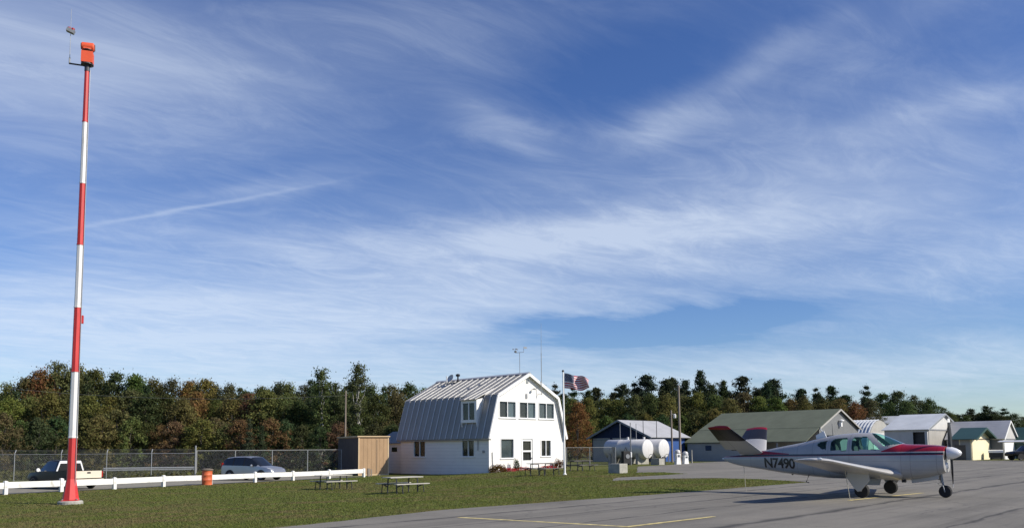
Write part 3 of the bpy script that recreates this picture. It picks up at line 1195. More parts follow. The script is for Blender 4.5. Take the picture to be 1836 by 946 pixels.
def silver_suv():
    g = gnd(447, 861)
    hd = R(-22)
    ctr = Vector((g.x, g.y)) + rail_nrm * 0.0
    t = thing('parked_car', 'silver grey five door crossover parked nose to the white rail', 'car', (ctr.x, ctr.y + 0.9, gz(ctr.x, ctr.y) + 0.02), hd)
    st = [(-2.22, .50, .92, .95, .62, .66, .60),
          (-2.16, .34, .98, 1.02, .80, .82, .72),
          (-2.02, .30, 1.03, 1.42, .87, .86, .66),
          (-1.78, .27, 1.04, 1.58, .90, .885, .67),
          (-1.10, .25, 1.03, 1.655, .91, .90, .69),
          (-0.15, .25, 1.01, 1.665, .91, .90, .69),
          (0.35, .25, .99, 1.60, .91, .90, .67),
          (0.95, .25, .97, 1.15, .91, .885, .72),
          (1.20, .25, .955, .99, .91, .88, .76),
          (1.75, .26, .88, .905, .90, .85, .72),
          (2.08, .28, .76, .785, .85, .79, .66),
          (2.22, .32, .62, .64, .74, .68, .58),
          (2.27, .38, .56, .57, .62, .60, .5)]
    rules = {(2, 'side'): 'w1', (3, 'side'): 'w2', (4, 'side'): 'w3', (5, 'side'): 'w4', (6, 'side'): 'w4',
             (1, 'top'): 'rear', (2, 'top'): 'rear', (6, 'top'): 'front', (7, 'top'): 'front'}
    car_loft(st, t, 'car_silver', 'car_glass', rules)
    for s in (1, -1):
        for x in (-1.32, 1.36):
            arch(t, x, s * 0.905, 0.41, s)
            wheel(t, x, s * 0.83, 0.335, 0.22)
        # pillars between the side windows
        for x in (-1.08, -0.16):
            pm = MB()
            pm.add([(x - 0.04, s * 0.905, 1.02), (x + 0.05, s * 0.905, 1.02), (x + 0.03, s * 0.70, 1.595), (x - 0.05, s * 0.70, 1.595)], [(0, 1, 2, 3)])
            pm.build('pillar', 'black', t)
        hl = MB()
        hl.add([(1.85, s * 0.835, .80), (2.10, s * 0.70, .70), (2.17, s * 0.60, .60), (1.95, s * 0.84, .68), (1.83, s * 0.80, .86), (2.06, s * 0.62, .79), (2.15, s * 0.52, .71)],
               [(0, 1, 2, 3), (0, 4, 5, 1), (1, 5, 6, 2)])
        hl.build('headlight', 'lens', t)
        tl = MB().box((-2.14, s * 0.72, .90), (-2.04, s * 0.845, 1.22))
        tl.build('tail_light', 'redlens', t)
        mr = MB().lathe([(0.03, -0.05), (0.085, -0.04), (0.095, 0.02), (0.05, 0.07)], c=(0.62, s * 1.0, 1.02), axis='X', n=12)
        mr.tube([(0.62, s * 0.9, 1.0), (0.62, s * 0.98, 1.01)], 0.03, 6)
        mr.build('wing_mirror', 'car_silver', t, smooth=True)
        for x in (-0.95, 0.0):
            MB().box((x, s * 0.905 - 0.01, .87), (x + 0.2, s * 0.905 + 0.02, .90)).build('door_handle', 'car_silver', t)
    MB().box((2.262, -0.5, .42), (2.285, 0.5, .56)).build('grille', 'black', t)
    MB().box((-2.24, -0.26, .66), (-2.222, 0.26, .78)).build('number_plate', 'car_white', t)


silver_suv()


def pickup():
    rl = gnd(99, 879)
    hd = R(149)
    # local x forward; rear left wheel sits at (-1.45, +0.72)
    c, s = math.cos(hd), math.sin(hd)
    cx = rl.x - (c * -1.45 - s * 0.72) + 0.05
    cy = rl.y - (s * -1.45 + c * 0.72) + 0.9
    t = thing('pickup_truck', 'black pickup with tailgate painted as sunlit cream standing behind the banded mast', 'truck', (cx, cy, gz(cx, cy) + 0.02), hd)
    cab = [(-0.62, .42, 1.0, 1.50, .80, .80, .62),
           (-0.50, .40, 1.0, 1.58, .80, .80, .64),
           (0.30, .40, .99, 1.60, .81, .80, .64),
           (0.60, .40, .98, 1.53, .81, .80, .62),
           (1.15, .40, .96, 1.08, .81, .79, .70),
           (1.30, .40, .95, .985, .81, .78, .70),
           (2.05, .41, .88, .91, .80, .75, .66),
           (2.30, .44, .76, .79, .74, .70, .60),
           (2.36, .50, .66, .68, .66, .62, .5)]
    rules = {(1, 'side'): 'w1', (2, 'side'): 'w1', (3, 'side'): 'w1', (3, 'top'): 'front', (4, 'top'): 'front'}
    car_loft(cab, t, 'car_black', 'car_glass', rules)
    # rear face of the cab: frame whitened for the sun on it, round a dark rear window
    fr = MB()
    X0 = -0.66
    fr.prism([(-0.66, 1.42), (0.66, 1.42), (0.60, 1.56), (-0.60, 1.56)], X0, X0 + 0.05, axis='X')
    for s_ in (1, -1):
        fr.prism([(s_ * 0.80, 1.0), (s_ * 0.72, 1.0), (s_ * 0.58, 1.42), (s_ * 0.66, 1.42)], X0, X0 + 0.05, axis='X')
    fr.build('cab_back_frame', 'car_white', t)
    MB().prism([(-0.72, 1.0), (0.72, 1.0), (0.58, 1.42), (-0.58, 1.42)], X0 + 0.004, X0 + 0.03, axis='X').build('rear_window', 'car_glass', t)
    bed = MB()
    for s_ in (1, -1):
        bed.box((-2.38, s_ * 0.80 - 0.04, .45), (-0.67, s_ * 0.80 + 0.04, 1.0))
    bed.box((-2.36, -0.76, .50), (-0.67, 0.76, .55))
    bed.build('cargo_bed', 'car_black', t)
    tg = MB().box((-2.43, -0.745, .62), (-2.385, 0.745, 1.01)).build('tailgate', 'car_sunlit_cream', t)
    tg['label'] = 'tailgate painted as sunlit cream'
    MB().box((-2.445, -0.10, .87), (-2.431, 0.10, .95)).build('tailgate_handle', 'black', tg)
    MB().box((-2.56, -0.80, .42), (-2.44, 0.80, .57)).build('rear_bumper', 'car_sunlit_cream', t)
    for s_ in (1, -1):
        MB().box((-2.42, s_ * 0.75, .66), (-2.39, s_ * 0.835, .98)).build('tail_light', 'redlens', t)
        for x in (-1.45, 1.52):
            arch(t, x, s_ * 0.845 if x < 0 else s_ * 0.815, 0.42, s_)
            wheel(t, x, s_ * 0.75, 0.36, 0.22)
        m = MB().lathe([(0.04, -0.05), (0.10, -0.04), (0.10, 0.02), (0.05, 0.05)], c=(0.86, s_ * 0.96, 1.06), axis='X', n=12)
        m.tube([(0.88, s_ * 0.80, 1.0), (0.87, s_ * 0.93, 1.04)], 0.025, 6)
        mm = m.build('wing_mirror', 'car_white', t, smooth=True)  # white carries the sun on the mirror


pickup()


# ------------------------------------------------------------------ orange drum
def drum():
    g = gnd(371, 868.5)
    t = thing('trash_drum', 'rusty orange steel drum with dark lid standing at the white rail', 'drum', on_ground(g))
    r = 0.30
    prof = [(r, 0.0), (r, 0.28), (r + .015, 0.30), (r, 0.32), (r, 0.58), (r + .015, 0.60), (r, 0.62), (r, 0.88), (r + .014, 0.90)]
    MB().lathe(prof, n=24).build('drum_body', 'drum', t, smooth=True)
    MB().lathe([(r + .03, 0.885), (r + .06, 0.90), (r + .05, 0.96), (r * 0.7, 1.0), (0.05, 1.01)], n=24).build('lid', 'shed_dark', t, smooth=True)


drum()


# ------------------------------------------------------------------ tan shed
def shed():
    # corner towards the camera between shade-darkened side and tan front
    cpt = gnd(642, 852)
    k = R(28)                               # front runs to the right along local x
    z0 = gz(cpt.x, cpt.y)
    Y = cpt.y
    t = thing('storage_shed', 'boxy flat roofed shed with tan front and shade-darkened side beside the house', 'shed', (cpt.x, cpt.y, z0), k)
    ht = at(642, 781, Y).z - z0
    # width so that the right edge falls on its column
    d = ray(697, 830)
    W = (d.x / d.y * cpt.y - cpt.x) / (math.cos(k) - d.x / d.y * math.sin(k))
    d = ray(606, 830)
    # depth along local y
    D = (d.x / d.y * cpt.y - cpt.x) / (-math.sin(k) - d.x / d.y * math.cos(k))
    D = max(1.2, D)
    mb = MB()
    mb.box((0.02, 0.02, -0.3), (W - 0.02, D, ht - 0.08))
    mb.build('wall', 'shed_tan2' if 'shed_tan2' in M else 'shed_tan', t)
    n = 7
    for i in range(n):
        x0, x1 = 0.10 + (W - 0.2) * i / n, 0.10 + (W - 0.2) * (i + 1) / n
        MB().box((x0 + 0.006, -0.006, 0.1), (x1 - 0.006, 0.018, ht - 0.2)).build('plank', 'shed_tan', t)
    tr = MB()
    tr.box((0.0, -0.02, -0.1), (0.098, 0.03, ht - 0.1))
    tr.box((W - 0.098, -0.02, -0.1), (W, 0.03, ht - 0.1))
    tr.box((0.10, -0.015, -0.1), (W - 0.10, 0.02, 0.098))
    tr.build('corner_trim', 'shed_trim', t)
    n = 9
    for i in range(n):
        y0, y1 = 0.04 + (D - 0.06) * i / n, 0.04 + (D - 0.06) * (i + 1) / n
        MB().box((-0.004, y0 + 0.006, -0.1), (0.019, y1 - 0.006, ht - 0.15)).build('plank', 'shed_shaded_side', t)
    MB().box((-0.10, -0.10, ht - 0.079), (W + 0.08, D + 0.1, ht + 0.01)).build('roof', 'shed_trim', t)
    MB().box((W * 0.60, -0.024, 0.2), (W * 0.60 + 0.03, -0.007, ht - 0.3)).build('door_seam', 'shed_dark', t)


M['shed_shaded_side'] = paint('shed_shaded_side', (0.10, 0.075, 0.06), 0.9, var=0.25, scale=2, stretch=(3, 3, 0.6))  # tan planks darkened: the side's shade is put into this colour
shed()


# ------------------------------------------------------------------ wooden utility pole with a cable, before the wood
def wood_pole():
    p = at(619, 800, 74)
    z0 = gz(p.x, p.y)
    top = at(619, 700, 74).z
    t = thing('utility_pole', 'slim grey wooden pole standing before the wood left of the tan shed', 'pole', (p.x, p.y, z0))
    MB().tube([(0, 0, -0.3), (0.0, 0, top - z0)], [0.09, 0.06], 8).build('shaft', 'pole_wood', t, smooth=True)
    MB().box((-0.12, -0.05, top - z0 - 0.45), (0.12, 0.05, top - z0 - 0.38)).build('crossarm', 'pole_wood', t)
    a = Vector((p.x, p.y, top - 0.4))
    b = at(-260, 660, 70)
    pts = []
    for i in range(25):
        f = i / 24
        q = a.lerp(b, f)
        q.z -= 1.2 * 4 * f * (1 - f)
        pts.append(q - a)
    tag(MB().tube(pts, 0.007, 4).build('overhead_cable', 'galv', None, loc=a), 'thin overhead cable strung left from the slim pole across the wood', 'cable')


wood_pole()

# ------------------------------------------------------------------ helpers for buildings
def hit(px, py, P, n):
    d = ray(px, py)
    o = Vector((0, 0, EYE))
    return o + d * ((Vector(P) - o).dot(n) / d.dot(n))


def wall_with_holes(poly, holes, thick, frame):
    """poly: outline (a, z); holes: (a0, a1, z0, z1); frame maps (a, depth, z) to local xyz"""
    bm = bmesh.new()
    vs = [bm.verts.new((a, 0, z)) for a, z in poly]
    bm.faces.new(vs)
    for a0, a1, z0, z1 in holes:
        for co, no in (((a0, 0, 0), (1, 0, 0)), ((a1, 0, 0), (1, 0, 0)), ((0, 0, z0), (0, 0, 1)), ((0, 0, z1), (0, 0, 1))):
            bmesh.ops.bisect_plane(bm, geom=bm.verts[:] + bm.edges[:] + bm.faces[:], plane_co=co, plane_no=no, dist=1e-5)
    dead = []
    for f in bm.faces:
        c = f.calc_center_median()
        if any(a0 < c.x < a1 and z0 < c.z < z1 for a0, a1, z0, z1 in holes):
            dead.append(f)
    bmesh.ops.delete(bm, geom=dead, context='FACES')
    bmesh.ops.recalc_face_normals(bm, faces=bm.faces)
    r = bmesh.ops.extrude_face_region(bm, geom=bm.faces[:])
    for v in r['geom']:
        if isinstance(v, bmesh.types.BMVert):
            v.co.y += thick
    mb = MB()
    bm.verts.index_update()
    mb.add([frame(v.co.x, v.co.y, v.co.z) for v in bm.verts], [tuple(v.index for v in f.verts) for f in bm.faces])
    bm.free()
    return mb


def window(parent, frame, a0, a1, z0, z1, backs, name='window', trim='white', sill=True, fw=0.07, mull=0.06):
    """a framed opening; backs lists what shows behind each light from left to right"""
    n = len(backs)
    fr = MB()

    def bx(mb, A0, A1, Y0, Y1, Z0, Z1):
        lo = [frame(a, y, z) for a in (A0, A1) for y in (Y0, Y1) for z in (Z0, Z1)]
        mb.add(lo, [(0, 1, 3, 2), (4, 6, 7, 5), (0, 4, 5, 1), (2, 3, 7, 6), (1, 5, 7, 3), (0, 2, 6, 4)])
    e = 0.003
    bx(fr, a0 - fw, a0 + e, -0.035, 0.10, z0 - fw, z1 + fw)
    bx(fr, a1 - e, a1 + fw, -0.035, 0.10, z0 - fw, z1 + fw)
    bx(fr, a0 + e, a1 - e, -0.032, 0.098, z1 - e, z1 + fw - 0.002)
    bx(fr, a0 + e, a1 - e, -0.032, 0.098, z0 - fw + 0.002, z0 + e)
    w = fr.build(name, trim, parent)
    wd = (a1 - a0) / n
    for i in range(1, n):
        mu = MB()
        bx(mu, a0 + wd * i - mull / 2, a0 + wd * i + mull / 2, -0.02, 0.09, z0 + 0.004, z1 - 0.004)
        mu.build('mullion', trim, w)
    for i, b in enumerate(backs):
        p0, p1 = a0 + wd * i + (mull / 2 if i else 0.004), a0 + wd * (i + 1) - (mull / 2 if i < n - 1 else 0.004)
        pn = MB()
        bx(pn, p0, p1, 0.05, 0.058, z0 + 0.004, z1 - 0.004)
        pn.build('pane', 'pane', w)
        bk = MB()
        bx(bk, p0, p1, 0.14, 0.15, z0 + 0.004, z1 - 0.004)
        bk.build('curtain', b, w)  # room-coloured panels carry the darkness of an unlit room in their colour
    if sill:
        sl = MB()
        bx(sl, a0 - fw - 0.04, a1 + fw + 0.04, -0.08, -0.036, z0 - fw - 0.03, z0 - fw + 0.01)
        sl.build('sill', trim, w)
    return w


# ------------------------------------------------------------------ white gambrel house
def house():
    C = gnd(877, 847)
    z0 = gz(C.x, C.y)
    RZ = R(45)
    ub = Vector((math.cos(RZ), math.sin(RZ), 0))
    vb = Vector((-ub.y, ub.x, 0))
    t = thing('house', 'white two storey gambrel roofed house with ribbed metal roof beside the lawn', 'house', (C.x, C.y, z0), RZ)

    def le(px, py):            # pixel on the gable end -> (x, z)
        q = hit(px, py, C, vb) - Vector((C.x, C.y, z0))
        return q.dot(ub), q.z

    def ls(px, py, x=0.0):     # pixel on the long side -> (y, z)
        q = hit(px, py, C + ub * x, ub) - Vector((C.x, C.y, z0))
        return q.dot(vb), q.z
    W = le(1009.5, 800)[0]
    L = ls(718.5, 820)[0]
    ze = ls(877, 783)[1]
    xb, zk = le(889.5, 708)
    zp = le(946, 671)[1]
    xm = W / 2
    xb = (xb + 0.02 + (W - le(997.5, 714)[0])) / 2
    F_end = lambda a, d, z: (a, d, z)
    F_side = lambda a, d, z: (d, a, z)
    # gable end wall
    wins = []
    for pa, pb, ya, yb, backs in ((895.5, 924, 719, 747, ['curtain', 'pale_backing']), (931.5, 959.5, 720.5, 748, ['curtain', 'pale_backing']), (966, 992.5, 722, 749, ['curtain2', 'curtain2'])):
        a0, a1 = le(pa, ya)[0], le(pb, ya)[0]
        zz1, zz0 = le(931, 720.5)[1], le(931, 748)[1]
        wins.append((a0, a1, zz0, zz1, backs))
    a0, a1 = le(898, 800)[0], le(920.5, 800)[0]
    wins.append((a0, a1, le(905, 820)[1], le(905, 786.5)[1], ['pale_backing2']))
    a0, a1 = le(970.5, 800)[0], le(987, 800)[0]
    wins.append((a0, a1, le(978, 816.5)[1], le(978, 789)[1], ['room', 'room']))
    dx0, dx1 = le(936, 800)[0], le(954.5, 800)[0]
    dz1 = le(945, 786)[1]
    door_hole = (dx0, dx1, -0.02, dz1)
    poly = [(0.0, -0.9), (W, -0.9), (W, ze), (W - xb, zk), (xm, zp), (xb, zk), (0.0, ze)]
    holes = [(w[0], w[1], w[2], w[3]) for w in wins] + [(dx0, dx1, 0.12, dz1)]
    wall_with_holes(poly, holes, 0.14, F_end).build('gable_wall', 'clap', t)
    for w in wins:
        window(t, F_end, w[0], w[1], w[2], w[3], w[4])
    # glazed door
    dr = MB()
    g0 = [(dx0 + 0.13, dx1 - 0.13, le(945, 824.5)[1], le(945, 809.5)[1]), (dx0 + 0.13, dx1 - 0.13, le(945, 806.5)[1], le(945, 790)[1])]
    dm = wall_with_holes([(dx0 + 0.02, 0.14), (dx1 - 0.02, 0.14), (dx1 - 0.02, dz1 - 0.02), (dx0 + 0.02, dz1 - 0.02)], g0, 0.05, lambda a, d, z: (a, d + 0.03, z))
    door = dm.build('door', 'white', t)
    for q in g0:
        MB().box((q[0], 0.05, q[2]), (q[1], 0.058, q[3])).build('door_pane', 'pane', door)
        MB().box((q[0] - .1, 0.16, q[2] - .1), (q[1] + .1, 0.17, q[3] + .1)).build('dark_hall', 'room', door)
    MB().box((dx1 - 0.11, -0.03, 1.05), (dx1 - 0.06, 0.029, 1.12)).build('handle', 'dark', door)
    df = MB()
    df.box((dx0 - 0.10, -0.03, 0.0), (dx0, 0.05, dz1 + 0.1))
    df.box((dx1, -0.03, 0.0), (dx1 + 0.10, 0.05, dz1 + 0.1))
    df.box((dx0 + 0.001, -0.028, dz1), (dx1 - 0.001, 0.05, dz1 + 0.098))
    df.build('door_frame', 'white', t)
    MB().box((dx0 - 0.3, -0.9, -0.5), (dx1 + 0.3, -0.04, 0.10)).build('door_step', 'concrete', t)
    # far gable and long walls
    wall_with_holes(poly, [], 0.14, lambda a, d, z: (a, L - d, z)).build('gable_wall', 'clap', t)
    sw = []
    for pa, pb, ya, yb in ((829, 850, 788.5, 817), (742.5, 762.5, 790, 817.5)):
        y1, y0 = ls(pa, 800)[0], ls(pb, 800)[0]
        sw.append((y0, y1, ls((pa + pb) / 2, yb)[1], ls((pa + pb) / 2, ya)[1]))
    wall_with_holes([(0.143, -0.9), (L - 0.143, -0.9), (L - 0.143, ze - 0.02), (0.143, ze - 0.02)], sw, 0.13, F_side).build('side_wall', 'clap', t)
    for w in sw:
        window(t, F_side, w[0], w[1], w[2], w[3], ['room', 'room'])
    MB().box((W - 0.14, 0.143, -0.9), (W, L - 0.143, ze - 0.02)).build('side_wall', 'clap', t)
    MB().box((0.15, 0.15, ze + 0.2), (W - 0.15, L - 0.15, ze + 0.3)).build('upper_floor', 'room', t)
    # corner boards and fascia
    MB().box((-0.02, -0.022, -0.4), (0.10, 0.10, ze - 0.25)).build('corner_board', 'white', t)
    MB().box((W - 0.10, -0.022, -0.4), (W + 0.02, 0.10, ze - 0.25)).build('corner_board', 'white', t)
    # ---- roof: panels with upstanding ribs, one mesh each
    oh = 0.30                      # overhang past the gables
    slope_lo = (xb) / (zk - ze)    # run per rise of the steep part
    ex = 0.22                      # kick of the eaves
    n_pan = 16
    pw = (L + 2 * oh) / n_pan
    # dormer range along y
    xf_ = steep_x = (ls(840, 754.5, 0.1)[1] - ze) * slope_lo - 0.40
    d1, d0 = ls(827.5, 735, xf_)[0], ls(853.5, 735, xf_)[0]
    dz0, dz1_ = ls(840, 754.5, xf_)[1], ls(840, 719.5, xf_)[1]

    def steep(z):                  # x of the steep slope at height z
        return (z - ze) * slope_lo

    def panel(pa, pb, y0, y1, nrm, rib=True, name='roof_panel', mat=('roof_metal', 'roof_rib')):
        """sheet from lower edge pa=(x,z) to upper edge pb, between y0 and y1, offset along nrm"""
        th = 0.03
        mb = MB()
        nx, nz = nrm

        def P(q, y, h):
            return (q[0] + nx * h, y, q[1] + nz * h)

        def slab(Y0, Y1, h0, h1, mi):
            vs = [P(pa, Y0, h0), P(pb, Y0, h0), P(pb, Y1, h0), P(pa, Y1, h0), P(pa, Y0, h1), P(pb, Y0, h1), P(pb, Y1, h1), P(pa, Y1, h1)]
            mb.add(vs, [(3, 2, 1, 0), (4, 5, 6, 7), (0, 1, 5, 4), (1, 2, 6, 5), (2, 3, 7, 6), (3, 0, 4, 7)], mi)
        slab(y0 + 0.001, y1 - 0.001, 0.02, 0.02 + th, 0)
        if rib:
            slab(y0 + 0.0015, y0 + 0.07, 0.02 + th, 0.02 + th + 0.055, 1)
        return mb.build(name, list(mat), roof)
    # deck under the panels
    dk = MB()
    lo_l, br_l, pk = (-ex, ze - 0.12), (xb - 0.02, zk + 0.02), (xm, zp + 0.03)
    br_r, lo_r = (W - xb + 0.02, zk + 0.02), (W + ex, ze - 0.12)
    for a, b in ((lo_l, br_l), (br_l, pk), (pk, br_r), (br_r, lo_r)):
        dxn, dzn = b[0] - a[0], b[1] - a[1]
        ln = math.hypot(dxn, dzn)
        n_ = (-dzn / ln, dxn / ln)
        vs = []
        for q in (a, b):
            for yy in (-oh + 0.02, L + oh - 0.02):
                for h in (-0.02, 0.018):
                    vs.append((q[0] + n_[0] * h, yy, q[1] + n_[1] * h))
        dk.add(vs, [(0, 1, 3, 2), (4, 6, 7, 5), (0, 4, 5, 1), (2, 3, 7, 6), (1, 5, 7, 3), (0, 2, 6, 4)])
    roof = dk.build('roof', 'white', t)

    def nrm(a, b):
        dxn, dzn = b[0] - a[0], b[1] - a[1]
        ln = math.hypot(dxn, dzn)
        return (-dzn / ln, dxn / ln)
    for i in range(n_pan):
        y0, y1 = -oh + pw * i, -oh + pw * (i + 1)
        panel(br_l, pk, y0, y1, nrm(br_l, pk))
        panel(br_r, pk, y0, y1, (-nrm(br_r, pk)[0], -nrm(br_r, pk)[1]))
        panel(lo_r, br_r, y0, y1, (-nrm(lo_r, br_r)[0], -nrm(lo_r, br_r)[1]))
        if y1 < d0 + 0.05 or y0 > d1 - 0.05:
            panel(lo_l, br_l, y0, y1, nrm(lo_l, br_l))
        else:
            # the part below the dormer
            f = (dz0 - lo_l[1]) / (br_l[1] - lo_l[1])
            md = (lo_l[0] + (br_l[0] - lo_l[0]) * f, dz0)
            panel(lo_l, md, y0, y1, nrm(lo_l, br_l))
            if y0 < d0:
                panel(md, br_l, y0, d0, nrm(lo_l, br_l))
            if y1 > d1:
                panel(md, br_l, d1, y1, nrm(lo_l, br_l), rib=False)
    rc = MB()
    rc.prism([(xm - 0.2, zp - 0.02 + 0.06), (xm, zp + 0.19), (xm + 0.2, zp - 0.02 + 0.06), (xm, zp + 0.155)], -oh - 0.01, L + oh + 0.01, axis='Y')
    rc.build('ridge_cap', 'roof_rib', roof)
    # gable fascia boards
    for yy in (-oh - 0.03, L + oh + 0.005):
        fb = MB()
        pts_o = [lo_l, br_l, pk, br_r, lo_r]
        for a, b in zip(pts_o[:-1], pts_o[1:]):
            n_ = nrm(a, b)
            vs = []
            for q in (a, b):
                for y in (yy, yy + 0.025):
                    for h in (-0.16, 0.055):
                        vs.append((q[0] + n_[0] * h, y, q[1] + n_[1] * h))
            fb.add(vs, [(0, 1, 3, 2), (4, 6, 7, 5), (0, 4, 5, 1), (2, 3, 7, 6), (1, 5, 7, 3), (0, 2, 6, 4)])
        fb.build('fascia', 'white', roof)
    # soffit strip under left eave
    MB().box((lo_l[0] + 0.0, -oh + 0.03, lo_l[1] - 0.12), (-0.002, L + oh - 0.03, lo_l[1] - 0.025)).build('eave_board', 'roof_metal', t)
    # ---- dormer with a pair of lights
    xf = steep(dz0) - 0.40
    dm = MB()
    dpoly = [(d0, dz0 - 0.06), (d1, dz0 - 0.06), (d1, dz1_ + 0.12), (d0, dz1_ + 0.12)]
    wy0, wy1 = ls(851.5, 735, xf)[0], ls(829.5, 735, xf)[0]
    wz0, wz1 = ls(840, 752, xf)[1], ls(840, 722, xf)[1]
    dmw = wall_with_holes(dpoly, [(wy0, wy1, wz0, wz1)], 0.1, lambda a, d, z: (xf + d, a, z))
    dorm = dmw.build('dormer', 'white', t)
    window(dorm, lambda a, d, z: (xf + d, a, z), wy0, wy1, wz0, wz1, ['room', 'room'], sill=False, fw=0.05) if False else None
    fwm = MB()
    for a_, b_ in ((wy0, wy0 + 0.05), ((wy0 + wy1) / 2 - 0.05, (wy0 + wy1) / 2 + 0.05), (wy1 - 0.05, wy1)):
        fwm.box((xf - 0.02, a_, wz0), (xf + 0.06, b_, wz1))
    fwm.build('sash', 'white', dorm)
    MB().box((xf + 0.03, wy0 + 0.052, wz0 + 0.01), (xf + 0.036, (wy0 + wy1) / 2 - 0.052, wz1 - 0.01)).build('pane', 'pane', dorm)
    MB().box((xf + 0.03, (wy0 + wy1) / 2 + 0.052, wz0 + 0.01), (xf + 0.036, wy1 - 0.052, wz1 - 0.01)).build('pane', 'pane', dorm)
    MB().box((xf + 0.16, wy0 - 0.1, wz0 - 0.1), (xf + 0.17, wy1 + 0.1, wz1 + 0.1)).build('dark_room', 'room', dorm)
    MB().box((xf + 0.001, d0, dz0 - 0.12), (steep(dz0) + 0.1, d1, dz0 - 0.062)).build('dormer_floor', 'white', dorm)
    # cheeks and roof of the dormer
    topz = dz1_ + 0.12
    for y_, s_ in ((d0, -1), (d1, 1)):
        ck = MB()
        y2 = y_ + s_ * 0.06
        ck.prism([(xf, dz0 - 0.12), (steep(dz0 - 0.9), dz0 - 0.9), (steep(dz0 - 0.9) + 0.3, dz0 - 0.9), (xb - 0.02, zk - 0.02), (xb + 0.9, topz + 0.42), (xf, topz)], min(y_, y2), max(y_, y2), axis='Y')
        ck.build('dormer_cheek', 'white', dorm)
    pa, pb = (xf - 0.18, topz - 0.03), (xb + 1.05, zk + 0.03 + 1.05 * (zp - zk) / (xm - xb) + 0.02)
    for i in range(3):
        ya = d0 - 0.12 + (d1 - d0 + 0.24) * i / 3
        yb = d0 - 0.12 + (d1 - d0 + 0.24) * (i + 1) / 3
        panel(pa, pb, ya, yb, nrm(pa, pb))
    # gable details: vent, lamp, conduits
    vx, vz = le(945, 683.5)
    MB().box((vx - 0.13, -0.03, vz - 0.17), (vx + 0.13, -0.002, vz + 0.17)).build('gable_vent', 'pale_backing', t)
    lx, lz = le(953, 698)
    lamp = MB().tube([(lx, 0.0, lz), (lx, -0.25, lz + 0.05)], 0.025, 6)
    lamp.lathe([(0.05, 0.08), (0.16, 0.0), (0.14, -0.03)], c=(lx, -0.3, lz + 0.02), n=14)
    lamp.build('gable_lamp', 'steel', t)
    lx, lz = le(943.5, 709)
    MB().box((lx - 0.08, -0.07, lz - 0.22), (lx + 0.08, -0.002, lz + 0.16)).build('meter_box', 'steel', t)
    lx, lz = le(868, 812) if False else (0, 0)
    yy, zz_ = ls(867.5, 809)
    MB().box((-0.08, yy - 0.1, zz_ - 0.1), (-0.002, yy + 0.1, zz_ + 0.1)).build('meter_box', 'steel', t)
    yy, zz_ = ls(857.5, 800)
    MB().tube([(-0.05, yy, zz_ - 0.3), (-0.05, yy, ze - 0.14)], 0.03, 6).build('conduit', 'steel', t)
    dpx, dpz = le(884, 830)
    MB().tube([(dpx, -0.05, -0.1), (dpx - 0.08, -0.05, 1.0), (dpx - 0.1, -0.05, 1.6)], 0.035, 6).build('downpipe', 'pale_wall', t)
    # small wing at the back left
    wl0 = L + 0.004
    q = ls(698, 820)[0]
    w2 = MB().box((0.35, wl0, -0.9), (3.6, q + 2.0, ze - 0.35))
    wing = w2.build('rear_wing', 'clap', t)
    wr = MB().prism([(0.05, ze - 0.34), (2.0, ze + 0.75), (4.0, ze - 0.34)], wl0, q + 2.2, axis='Y')
    wr.build('wing_roof', 'roof_metal', wing)
    y0, za = ls(712, 809, 0.35)
    y1, zb = ls(703, 801, 0.35)
    MB().box((0.31, y0, za), (0.348, y1, zb)).build('wing_window', 'car_glass', wing)
    # satellite dish and flue on the ridge
    sx, sy_, szz = xm * 0.72, L - 1.4, zk + (zp - zk) * 0.72

    def lr(px, py):
        """pixel on the vertical plane through the ridge -> (y, z)"""
        q = hit(px, py, C + ub * (xm - 0.5), ub) - Vector((C.x, C.y, z0))
        return q.dot(vb), q.z
    ya, za = lr(801, 682)
    yb2, zb2 = lr(821, 675)
    zr = zp - 0.25
    eq = MB().tube([(xm - 0.5, ya, zr - 0.15), (xm - 0.5, ya, zr + 0.75)], 0.05, 8)
    eq.build('vent_pipe', 'white', roof)
    fl = MB().tube([(xm - 0.5, yb2, zr - 0.15), (xm - 0.5, yb2, zr + 0.62)], 0.07, 10)
    fl.lathe([(0.07, 0.6), (0.18, 0.62), (0.20, 0.78), (0.06, 0.84)], c=(xm - 0.5, yb2, zr), n=14)
    fl.build('flue', 'black', roof)
    ym = (ya * 0.55 + yb2 * 0.45)
    dish = MB()
    prof = [(0.02, 0.0), (0.18, 0.03), (0.30, 0.09), (0.36, 0.15), (0.365, 0.14), (0.30, 0.07), (0.18, 0.01)]
    dish.lathe(prof, n=20)
    mtx = Matrix.Translation((xm - 0.55, ym, zr + 0.45)) @ Matrix.Rotation(R(-60), 4, 'Y')
    dish.v = [tuple(mtx @ Vector(v)) for v in dish.v]
    dish.tube([(xm - 0.5, ym, zr - 0.1), (xm - 0.52, ym, zr + 0.45)], 0.03, 6)
    dish.build('satellite_dish', 'pale_wall', roof, smooth=True)
    MB().box((xm - 0.62, ya - 0.1 if ya < yb2 else yb2 - 0.1, zr + 0.03), (xm - 0.38, max(ya, yb2) + 0.1, zr + 0.10)).build('pipe_bracket', 'dark', roof)
    # anemometer mast on the ridge and whip antenna on the gable
    yA, zA = lr(932, 668)
    an = MB()
    hz = lr(932, 634)[1]
    a_y = 1.0
    # place by column on the ridge line
    for k in range(40):
        pw_ = C + ub * xm + vb * a_y + Vector((0, 0, zp))
        # project to pixel column
        loc = CROT.transposed() @ (pw_ - Vector((0, 0, EYE)))
        px_ = PPX + FPX * loc.x / -loc.z
        a_y += (px_ - 932) * 0.03
    dep = C + ub * xm + vb * a_y
    hz = at(932, 632, dep.y).z - z0
    an.tube([(xm, a_y, zp), (xm, a_y, hz)], 0.022, 6)
    am = an.build('instrument_mast', 'steel', roof)
